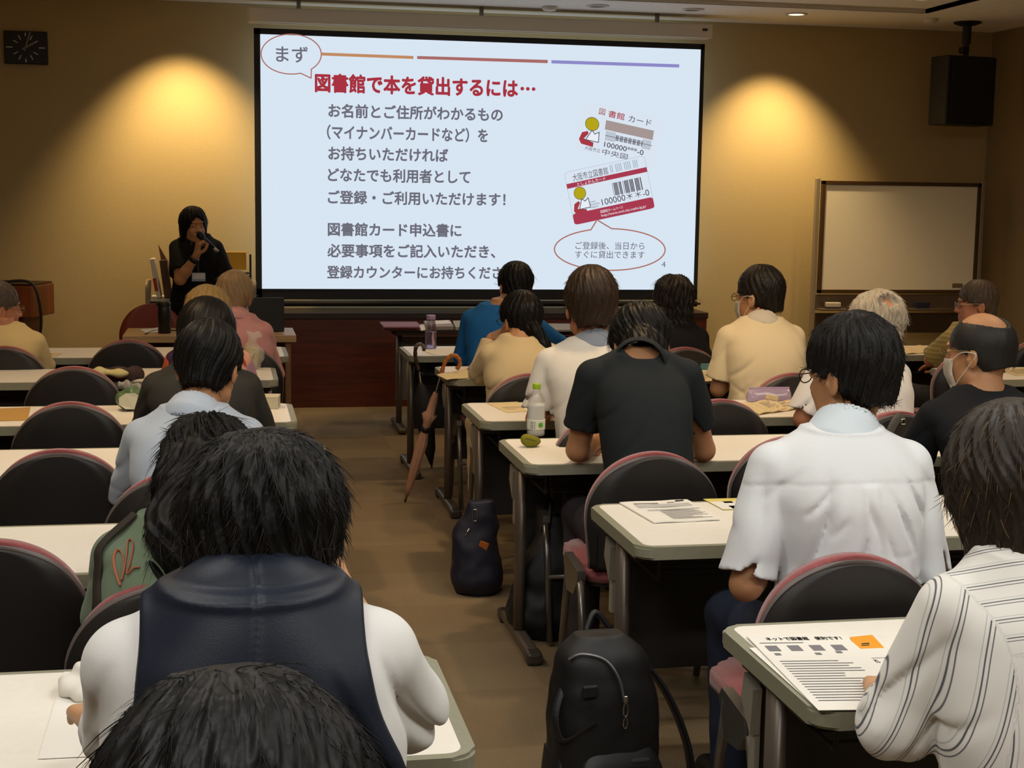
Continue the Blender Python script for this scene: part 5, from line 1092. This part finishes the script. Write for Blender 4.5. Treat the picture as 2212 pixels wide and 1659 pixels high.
# white cloth on the nearest left desk
p = onz(172, 1495, .70)
o = blob('handkerchief', [(ell((p.x, p.y, .715), (.035, .055, .022)), .0), (ell((p.x+.03, p.y+.03, .722), (.04, .04, .022)), .02), (ell((p.x+.02, p.y-.04, .712), (.03, .03, .013)), .02)], mat('white_linen', '#dedad0', .9), .004, lambda P: .004*np.sin(P[:, 0]*120+5*fbm(P, 20))+.003*fbm(P, 60, 2), halves=[((0, 0, .7025), (0, 0, -1))]); tag(o, 'rumpled white cloth on the nearest left desk beside the vest sleeve', 'cloth')
# jacket and cloth
a, b = onz(165, 822, .70), onz(300, 816, .70); c = (a+b)/2; w = (b.x-a.x)/2
jk = mat('brown_jacket', '#3d2b28', .9)
o = blob('jacket', [(ell((c.x-.04, c.y, .71), (w*.75, .12, .035)), 0), (ell((c.x+w*.6, c.y-.02, .72), (w*.42, .13, .042), rot3(-25)), .03), (ell((c.x-w*.6, c.y+.05, .706), (w*.4, .08, .018)), .03)], jk, .006, lambda P: .008*np.sin(P[:, 0]*45+P[:, 1]*30+3*fbm(P, 10, 4))+.005*fbm(P, 30, 1), halves=[((0, 0, .7015), (0, 0, -1))]); tag(o, 'crumpled dark brown jacket lying on the second farthest left desk', 'jacket')
q = onz(232, 806, .745)
o = blob('hand_towel', [(ell((q.x-.03, q.y-.02, .752), (.055, .05, .022), rot3(10)), 0), (ell((q.x+.05, q.y-.03, .748), (.055, .04, .018), rot3(-15)), .02)], mat('cream_towel', '#cfc48a', .9), .005, lambda P: .004*np.sin(P[:, 0]*90+4*fbm(P, 16, 2))+.003*fbm(P, 50, 3)); tag(o, 'cream towel crumpled on the dark brown jacket', 'towel')
# patterned snack bag
p = onz(282, 890, .70); t = thing('snack_bag', 'white and green packaged food bag on the left desk', 'bag', (p.x, p.y+.045, .7012))
blob('bag_body', [(ell((0, 0, .045), (.062, .05, .042)), 0), (ell((.02, .01, .07), (.05, .035, .03)), .02)], mat('bag_green', '#4f6a47', .4), .004, lambda P: .004*fbm(P, 45, 2)+.003*np.sin(P[:, 0]*90+P[:, 2]*50), halves=[((0, 0, .001), (0, 0, -1))], parent=t)
bm = nb(); pts = [(.048*math.cos(a)*1.0, -.052+.004*math.cos(2*a), .043+.034*math.sin(a)) for a in [2*PI*k/8+.39 for k in range(8)]]; prism(bm, pts, (0, .02, 0)); obj('bag_label', bm, mat('bag_white', '#c9c8b4', .5), t)
blob('bag_top_frill', [(ell((-.01, .01, .098), (.04, .018, .02), rot3(0, 0, 20)), 0), (ell((.045, .01, .088), (.035, .02, .02)), .01)], mat('bag_grey', '#8f8a86', .4), .004, lambda P: .006*np.sin(P[:, 0]*160+P[:, 1]*60), parent=t)
# white box
p = onz(578, 884, .70); t = thing('paper_box', 'small white box beside the dark grey sleeve, left desk end', 'box', (p.x, p.y+.04, .7012), -.15); bm = nb(); box(bm, (0, 0, .024), (.10, .085, .048), .003); obj('box_body', bm, mat('box_card', '#b9b29a', .7), t); bm = nb(); box(bm, (0, 0, .050), (.102, .087, .006), .002); obj('box_lid', bm, mat('box_lid', '#cdc5aa', .7), t)
# drink in a clear plastic bag
p = onz(545, 800, .70); t = thing('plastic_bag', 'knotted clear plastic bag holding a pale drink cup', 'bag', (p.x, p.y+.05, .7012))
blob('bag_film', [(loft([(.003, 0, 0, .035, .03), (.05, 0, 0, .058, .048), (.10, .005, 0, .05, .04), (.135, 0, 0, .025, .02), (.165, .01, 0, .035, .014), (.19, 0, 0, .03, .008)], 2.2), 0)], mat('clear_film', '#ebe6d6', .2, alpha=.30, spec=.7), .004, lambda P: .005*fbm(P, 50, 3)+.004*np.sin(P[:, 0]*120+P[:, 2]*70), parent=t)
bm = nb(); lathe(bm, [(.028, .006), (.036, .06), (.040, .105), (.034, .108)], 20); cu = obj('drink_cup', bm, mat('pale_drink', '#b5a873', .4), t, True)
bm = nb(); tube(bm, [(.0, -.0375, .05), (.012, -.0385, .085)], .003, 6); obj('cup_print', bm, PRINTD, cu)
# bottles
def bottle(name, label, px, py, prof, bodym, capm, capz, capr, fillm=None, fillz=0, z=.7012, cup=.02):
    p = onz(px, py, z); t = thing(name, label, 'bottle', (p.x, p.y+prof[0][0], z))
    bm = nb(); lathe(bm, prof, 28); obj('bottle_body', bm, bodym, t, True)
    bm = nb(); lathe(bm, [(capr*.98, capz), (capr, capz+.002), (capr, capz+cup-.002), (capr*.94, capz+cup)], 24); obj('cap', bm, capm, t, True)
    if fillm: bm = nb(); lathe(bm, [(r-.0025, zz+.002) for r, zz in prof if zz < fillz]+[(prof[2][0]-.0025, fillz)], 28); obj('water', bm, fillm, t, True)
    return t
PET = mat('pet_plastic', '#eef0ee', .08, trans=1.0, spec=.5, alpha=.35); WATER = mat('cloudy_drink', '#e4e5e0', .4, trans=.1, spec=.4)
t = bottle('drink_bottle', 'clear drink bottle with a lime green cap and leaf label', 1161, 944, [(.030, 0), (.034, .006), (.034, .02), (.034, .11), (.033, .128), (.026, .152), (.016, .170), (.0135, .176), (.0135, .180)], PET, mat('lime_cap', '#9cc21e', .4), .178, .0155, WATER, .122)
bm = nb(); lathe(bm, [(.0346, .026), (.0348, .028), (.0348, .062), (.0346, .064)], 32); lb = obj('bottle_label', bm, mat('label_white', '#dfe3d4', .5), t, True)
def on_cyl(a, z, r=.0353): return (r*math.sin(a), -r*math.cos(a), z)
bm = nb()
for k in range(7):
    an = 2*PI*k/7; bm.faces.new([bm.verts.new(on_cyl(.32+(x*math.cos(an)-y*math.sin(an))/.035, .045+(x*math.sin(an)+y*math.cos(an)))) for x, y in ((0, 0), (.0035, .006), (.001, .013), (-.0035, .007))])
obj('leaf_mark', bm, mat('leaf_green', '#4fae22', .5), lb)
bm = nb()
for i in range(5):
    for a0, a1 in ((-.85, -.5), (-.42, -.28)):
        bm.faces.new([bm.verts.new(on_cyl(a, z)) for a, z in ((a0, .031+i*.006), (a1, .031+i*.006), (a1, .034+i*.006), (a0, .034+i*.006))])
obj('label_print', bm, PRINT, lb)
LIL = mat('lilac_plastic', '#b39bbb', .1, trans=.9, alpha=.6)
t = bottle('water_bottle', 'lilac water bottle half full on the front right desk', 932, 754, [(.031, 0), (.034, .005), (.034, .03), (.034, .095), (.0335, .115), (.028, .145), (.024, .165), (.024, .172)], LIL, mat('lilac_cap', '#9b83a5', .4), .170, .027, mat('clear_water', '#c9c2d6', .05, trans=.9), .10, cup=.026)
bm = nb()
for i, (a0, z0, z1) in enumerate(((.1, .02, .10), (.25, .02, .05), (.02, .05, .08))): bm.faces.new([bm.verts.new(on_cyl(a, z, .0346)) for a, z in ((a0, z0), (a0+.3, z0+.005), (a0+.26, z1), (a0+.05, z1+.004))])
obj('bottle_print', bm, mat('pink_print', '#c3a3ad', .5), t)
# tumbler
p = onz(355, 721, .7026); t = thing('tumbler', 'tall black insulated tumbler on the presenter table', 'tumbler', (p.x, p.y+.04, .7026)); bm = nb(); lathe(bm, [(.036, 0), (.040, .004), (.040, .16), (.038, .17)], 28); obj('tumbler_body', bm, mat('matte_black', '#121110', .4), t, True)
bm = nb(); lathe(bm, [(.040, .168), (.041, .172), (.041, .192), (.034, .200)], 28); box(bm, (-.035, 0, .185), (.03, .02, .03), .006); obj('tumbler_lid', bm, BLACK, t, False)
bm = nb(); tube(bm, smoothpath([onz(x, y, .705) for x, y in ((314, 722), (330, 715), (350, 713), (375, 714), (420, 716))], 5), .004, 6); o = obj('table_cable', bm, BLACK, None, True); tag(o, 'thin black cable lying on the presenter table behind the tumbler', 'cable')
# olive pouch
p = onz(1150, 968, .70); t = thing('coin_pouch', 'small olive green pouch in front of the green-capped bottle', 'pouch', (p.x, p.y+.02, .7012), .3)
blob('pouch_body', [(ell((0, 0, .020), (.036, .026, .020)), 0), (ell((-.018, .006, .030), (.022, .02, .016)), .015)], mat('olive_felt', '#7d7a18', .9, bump=.2, bscale=300), .003, lambda P: .002*fbm(P, 60, 3), halves=[((0, 0, .001), (0, 0, -1))], parent=t)
bm = nb(); tube(bm, smoothpath([(-.03, -.014, .036), (0, -.024, .026), (.032, -.012, .018)], 5), .0016, 6); obj('zip', bm, mat('olive_zip', '#55530f', .6), t)
# lilac clear pouch
a, b = onz(1612, 866, .7012), onz(1710, 868, .7012); c = (a+b)/2; w = (b.x-a.x)/2; t = thing('pencil_pouch', 'lilac see-through pouch behind the open magazines', 'pouch', (c.x, c.y, .7012))
blob('pouch_film', [(loft([(.002, 0, 0, w, .035), (.02, 0, 0, w, .036), (.045, 0, 0, w*.97, .020), (.060, 0, 0, w*.93, .006)], 4), 0)], mat('lilac_film', '#b7a5c4', .15, alpha=.7, spec=.6), .004, lambda P: .003*fbm(P, 40, 3), parent=t)
bm = nb(); box(bm, (0, -.0, .060), (w*1.92, .012, .008), .002); obj('zip', bm, mat('lilac_zip', '#a892b8', .5), t)
bm = nb(); box(bm, (.0, -.034, .022), (.06, .006, .022), .002, R=Matrix.Rotation(.2, 3, 'Y')); obj('cream_tag', bm, CREAM, t)
# umbrellas
def umbrella(label, tip, top, prof, crook, clothm, handm, twist=9, n=28, band=None):
    t = thing('umbrella', label, 'umbrella', tip); ax = Vector(top)-Vector(tip); L_ = ax.length; d = ax/L_; s = d.cross(Vector((0, 1, 0))).normalized(); w = d.cross(s)
    def ring(bm, f, r, tw): return [bm.verts.new(d*(f*L_)+(s*math.cos(a)+w*math.sin(a))*r*(1+.16*math.cos(8*(a+tw)))) for a in [2*PI*k/n for k in range(n)]]
    bm = nb(); R_ = [ring(bm, f, r, f*twist) for f, r in prof]
    for A_, B_ in zip(R_, R_[1:]):
        for k in range(n): bm.faces.new((A_[k], A_[(k+1) % n], B_[(k+1) % n], B_[k]))
    bm.faces.new(R_[0][::-1]); bm.faces.new(R_[-1]); obj('folded_canopy', bm, clothm, t, True)
    bm = nb(); tube(bm, [d*.0, d*L_], .0055, 8); obj('shaft', bm, mat('shaft_metal', '#5b5148', .35, metal=.7), t, True)
    bm = nb(); tube(bm, [Vector((0, 0, 0)), d*.05], [.003, .006], 8); obj('tip', bm, mat('umbrella_tip', '#3a2a1c', .5), t)
    bm = nb(); pts = smoothpath([Vector(c)-Vector(tip) for c in crook], 6); tube(bm, pts, [.0105+.0012*math.sin(i*1.3) for i in range(len(pts))], 10); obj('crook_handle', bm, handm, t, True)
    if band: bm = nb(); f0, f1, r = band; tube(bm, [d*(f0*L_), d*(f1*L_)], r, 16); obj('strap', bm, BLACK, t, True)
    return t
tip = onz(875, 1084, .004); ys = 7.22; top = ony(952, 812, ys)
umbrella('brown umbrella with bamboo crook handle leaning on the desk end', tip, top, [(.03, .005), (.12, .014), (.30, .024), (.48, .027), (.57, .017), (.60, .017), (.64, .020), (.70, .036), (.705, .022), (.82, .018), (.87, .012)], [top]+[ony(x, y, ys) for x, y in ((956, 798), (962, 780), (971, 770), (983, 768), (992, 776), (993, 788), (986, 798))], mat('umbrella_brown', '#b98a6e', .8), mat('bamboo', '#9c5a1c', .4, noise=.3, nscale=60), band=(.565, .605, .021))
tip = ony(933, 1012, 7.86); ys = 7.93; top = ony(905, 800, ys)
umbrella('dark umbrella with a slim brown crook hanging on the front desk edge', tip, top, [(.03, .005), (.2, .03), (.5, .05), (.72, .045), (.84, .02), (.87, .01)], [top]+[ony(x, y, ys) for x, y in ((899, 780), (897, 760), (900, 748))]+[ony(x, y, yy) for x, y, yy in ((907, 743.5, 7.97), (914, 748, 8.02), (916, 756, 8.04))], mat('umbrella_black', '#0f0f14', .8), mat('dark_cane', '#3a2a22', .4))
# ------------------------------------------------------------------ bags
NYL = mat('black_nylon', '#0e0f12', .55, bump=.08, bscale=900); NYL2 = mat('black_nylon_panel', '#16171b', .5); NAVY = mat('navy_nylon', '#12152a', .6, bump=.08, bscale=800)
q = ony(1305, 1500, 3.42); t = thing('backpack', 'large black backpack standing upright on the aisle carpet beside the chair', 'backpack', (q.x, 3.42, .003), .12)
blob('pack_body', [(loft([(.0, 0, 0, .125, .085), (.03, 0, 0, .135, .095), (.22, 0, .0, .138, .10), (.40, -.005, .0, .125, .088), (.475, -.012, .0, .10, .066), (.515, -.018, .0, .06, .038)], 3.2), 0)], NYL, .005, lambda P: .003*fbm(P, 18, 2)+.0015*fbm(P, 50, 4), parent=t)
blob('front_pocket', [(loft([(.03, .012, -.085, .105, .030), (.12, .012, -.088, .108, .036), (.21, .01, -.085, .10, .032), (.245, .01, -.075, .08, .02)], 3.5), 0)], NYL2, .005, lambda P: .002*fbm(P, 30, 2), parent=t)
blob('side_pocket', [(loft([(.02, -.125, -.01, .022, .065), (.12, -.13, -.01, .026, .07), (.22, -.125, .01, .016, .06)], 3), 0)], NYL2, .005, None, parent=t)
bm = nb(); zp = smoothpath([(-.115, -.05, .470), (-.085, -.062, .485), (-.03, -.078, .470), (.0, -.098, .425), (.01, -.108, .37)], 5); tube(bm, zp, .0035, 6); obj('zip', bm, mat('zip_grey', '#6b6b6e', .35, metal=.6), t)
bm = nb(); tube(bm, [(.012+.006*math.cos(a), -.114, .352+.018*math.sin(a)) for a in [2*PI*k/14 for k in range(15)]], .0018, 6, False); tube(bm, [(.012+.005*math.cos(a), -.114, .318+.014*math.sin(a)) for a in [2*PI*k/14 for k in range(15)]], .0018, 6, False); box(bm, (.012, -.112, .378), (.010, .006, .016), .002); obj('zip_pull', bm, CHROME, t)
bm = nb(); box(bm, (.05, -.1255, .225), (.045, .003, .006)); obj('logo_bar', bm, mat('logo_grey', '#5d6064', .4, metal=.4), t)
bm = nb(); tube(bm, smoothpath([(.03, .07, .47), (.10, .09, .44), (.19, .06, .33), (.245, .02, .18), (.25, .0, .03), (.22, .0, .012)], 7), [.022]*36+[.022], 10, True, .35); obj('shoulder_strap', bm, NYL2, t, True)
bm = nb(); tube(bm, smoothpath([(-.03, .06, .50), (.0, .075, .545), (.04, .07, .50)], 6), .008, 8); obj('top_handle', bm, NYL2, t, True)
bm = nb(); tube(bm, smoothpath([(-.12, -.03, .40), (-.15, -.055, .33), (-.13, -.07, .27), (-.06, -.10, .32)], 6), .010, 8, True, .4); box(bm, (-.075, -.095, .40), (.04, .012, .03), .004); obj('side_strap', bm, NYL2, t, False)
q = onz(1038, 1290, 0); t = thing('sling_bag', 'dark navy bag with an orange leather tag on the floor by the desk legs', 'bag', (q.x, q.y+.08, .003), -.1)
blob('bag_body', [(loft([(.0, .0, 0, .085, .075), (.03, .0, 0, .098, .09), (.13, -.003, 0, .098, .088), (.22, -.012, 0, .085, .07), (.28, -.0, 0, .085, .055), (.33, .01, .0, .062, .045), (.372, .012, 0, .045, .03)], 2.8), 0)], NAVY, .005, lambda P: .006*fbm(P, 22, 2)+.003*fbm(P, 50, 4), parent=t)
bm = nb(); box(bm, (.018, -.083, .235), (.038, .004, .034), .003, R=Matrix.Rotation(.35, 3, 'Y')); bmesh.ops.translate(bm, verts=bm.verts, vec=(.0, .01, -.03)); obj('leather_tag', bm, mat('orange_leather', '#b9661c', .5), t)
bm = nb(); tube(bm, [(-.016+.010*math.copysign(abs(math.cos(a))**.5, math.cos(a)), -.052, .325+.024*math.copysign(abs(math.sin(a))**.6, math.sin(a))) for a in [2*PI*k/20 for k in range(21)]], .0022, 6, False); tube(bm, [(-.055, -.075, .25), (-.04, -.072, .275)], .003, 6); obj('metal_ring', bm, CHROME, t, True)
q = onz(1180, 1392, 0); t = thing('tote_bag', 'slouched black bag under the green-capped bottle desk', 'bag', (q.x+.02, q.y+.12, .003))
blob('bag_body', [(loft([(.0, .0, 0, .10, .09), (.03, .0, 0, .12, .10), (.20, -.0, 0, .11, .09), (.34, .02, .0, .075, .06), (.44, .03, .02, .04, .03)], 2.6), 0)], NYL, .006, lambda P: .010*fbm(P, 16, 2)+.004*fbm(P, 45, 4), parent=t)
bm = nb(); tube(bm, smoothpath([(.0, -.03, .40), (.02, .0, .50), (.05, .03, .47), (.06, .03, .38)], 6), .009, 8, True, .5); obj('bag_handle', bm, NYL2, t, True)
# grey strap bag on the chair behind the white-haired person
q = ony(1925, 925, 4.93); t = thing('shoulder_bag', 'grey shoulder bag hung on the chair behind the white-haired person', 'bag', (q.x+.03, 4.90, q.z-.24))
blob('bag_body', [(loft([(.0, 0, 0, .07, .02), (.03, 0, 0, .085, .03), (.14, 0, 0, .08, .026), (.19, 0, 0, .07, .012)], 3), 0)], mat('dark_grey_canvas', '#34322f', .8), .006, lambda P: .004*fbm(P, 30, 2), parent=t)
bm = nb(); tube(bm, smoothpath([(-.06, 0, .17), (-.045, .0, .24), (-.005, .02, .285), (.03, .05, .27)], 6), .016, 8, True, .25); obj('bag_strap', bm, mat('grey_strap', '#4d4945', .6), t, True)
bm = nb(); box(bm, (.0, -.004, .27), (.016, .01, .022), .003); obj('buckle', bm, CHROME, t)
# ------------------------------------------------------------------ what people wear and hold
def on_body(key, name, pts, r, m, fl=.3, n=8):
    body = HEADS[key][0]; Mi = Matrix.Translation(body.location) @ Matrix.Rotation(body.rotation_euler[2], 4, 'Z'); Mi = Mi.inverted()
    bm = nb(); tube(bm, smoothpath([Mi @ Vector(p) for p in pts], 7), r, n, True, fl); return obj(name, bm, m, body, True)
# microphone
a, b = ony(427, 503, 10.035), ony(463, 537, 10.0); d = (b-a).normalized(); t = thing('microphone', "handheld microphone raised to the standing speaker's mouth", 'microphone', a)
bm = nb(); tube(bm, [d*0, d*.006, d*.02, d*.042, d*.052], [.012, .021, .0255, .0235, .017], 18); obj('grille_head', bm, mat('mic_grille', '#2c2c30', .3, metal=.8), t, True)
bm = nb(); tube(bm, [d*.05, d*.06, d*.15], [.017, .0165, .0125], 16); obj('handle', bm, mat('mic_black', '#141414', .4), t, True)
bm = nb(); tube(bm, [d*.15, d*.185], [.0125, .0125], 16); obj('end_cap', bm, mat('mic_silver', '#a9a6a0', .3, metal=.7), t, True)
# badge
YBD = 10.15; a, b = ony(414, 589, YBD), ony(444, 608, YBD); c = (a+b)/2; t = thing('name_badge', "white name badge hanging at the standing speaker's waist", 'badge', c)
bm = nb(); box(bm, (0, 0, 0), (b.x-a.x, .004, a.z-b.z), .001); obj('badge_holder', bm, mat('badge_clear', '#8f9aa6', .3), t)
bm = nb(); box(bm, (0, -.003, .006), ((b.x-a.x)*.94, .002, (a.z-b.z)*.66)); obj('badge_card', bm, mat('badge_card', '#c9cdd2', .6), t)
bm = nb(); tube(bm, smoothpath([Vector(v) for v in ((0, .0, .03), (.005, .01, .12), (.05, .03, .24))], 5), .004, 6, True, .4); tube(bm, smoothpath([Vector(v) for v in ((0, .0, .03), (-.02, .01, .12), (-.05, .03, .24))], 5), .004, 6, True, .4); obj('lanyard', bm, BLACK, t)
body, hc, Rh, hs, nk, J, so = HEADS[1]; sp, el, wr = J[1]; dv = (wr-el)/np.linalg.norm(wr-el); bm = nb(); tube(bm, [wr-dv*.045, wr-dv*.012], .031, 18); obj('wristwatch', bm, BLACK, body, True)
# ear ring
o = on_body(11, 'earring', [HEADS[11][0].location+Matrix.Rotation(HEADS[11][0].rotation_euler[2], 3, 'Z') @ headpt(11, -.084, -.004, -.052-.006*k) for k in range(3)], .003, mat('gold', '#d9b36a', .2, metal=1), 1)
# blouse embroidery and bag strap of the green blouse
YG = 2.985
def curl(px, y=YG): return [ony(x, yy, y) for x, yy in px]
EMB = mat('orange_embroidery', '#a5664c', .9)
HEADS7 = HEADS[7][6]
def drape(pts, key, off=.004):           # lay a pixel path on the shirt: first hit of the camera ray
    body, so = HEADS[key][0], HEADS[key][6]; bpy.context.view_layer.update(); Mi = so.matrix_world.inverted(); out = []
    for x, y in pts:
        o_ = Mi @ Vector((0, 0, CAMZ)); dd = Vector(ray(x, y)); dd = (Mi.to_3x3() @ dd).normalized(); ok, loc, nrm, _ = so.ray_cast(o_, dd)
        if ok: out.append(loc+nrm*off)
    return out
def draped(key, name, pts, r, m, fl=.5, off=.003):
    P_ = drape(pts, key, off)
    if len(P_) > 2: bm = nb(); tube(bm, smoothpath(P_, 4), r, 6, True, fl); return obj(name, bm, m, HEADS[key][6], True)
draped(7, 'embroidery', [(262, 1265), (252, 1235), (248, 1205), (256, 1190), (266, 1198), (270, 1225), (264, 1255), (270, 1235), (276, 1195), (278, 1172), (286, 1168), (289, 1185), (283, 1215), (276, 1240), (290, 1228), (303, 1226)], .0035, EMB)
draped(7, 'collar_trim', [(352, 1132), (362, 1122), (375, 1112), (388, 1108)], .012, EMB, .3)
draped(7, 'sleeve_trim', [(190, 1228), (196, 1232), (202, 1236)], .012, EMB, .3)
P_ = drape([(296, 1112), (268, 1116), (247, 1125), (231, 1145), (222, 1180), (217, 1220), (215, 1260), (214, 1300), (212, 1330)], 7, .006)
if len(P_) > 3:
    bm = nb(); tube(bm, smoothpath(P_, 5), .016, 10, True, .22); Mw = HEADS[7][6].matrix_world; bmesh.ops.transform(bm, matrix=Mw, verts=bm.verts); o = obj('bag_strap', bm, mat('brown_webbing', '#2c2419', .8, bump=.3, bscale=500), None, True); tag(o, 'wide dark brown bag strap over the shoulder of the green blouse', 'strap')
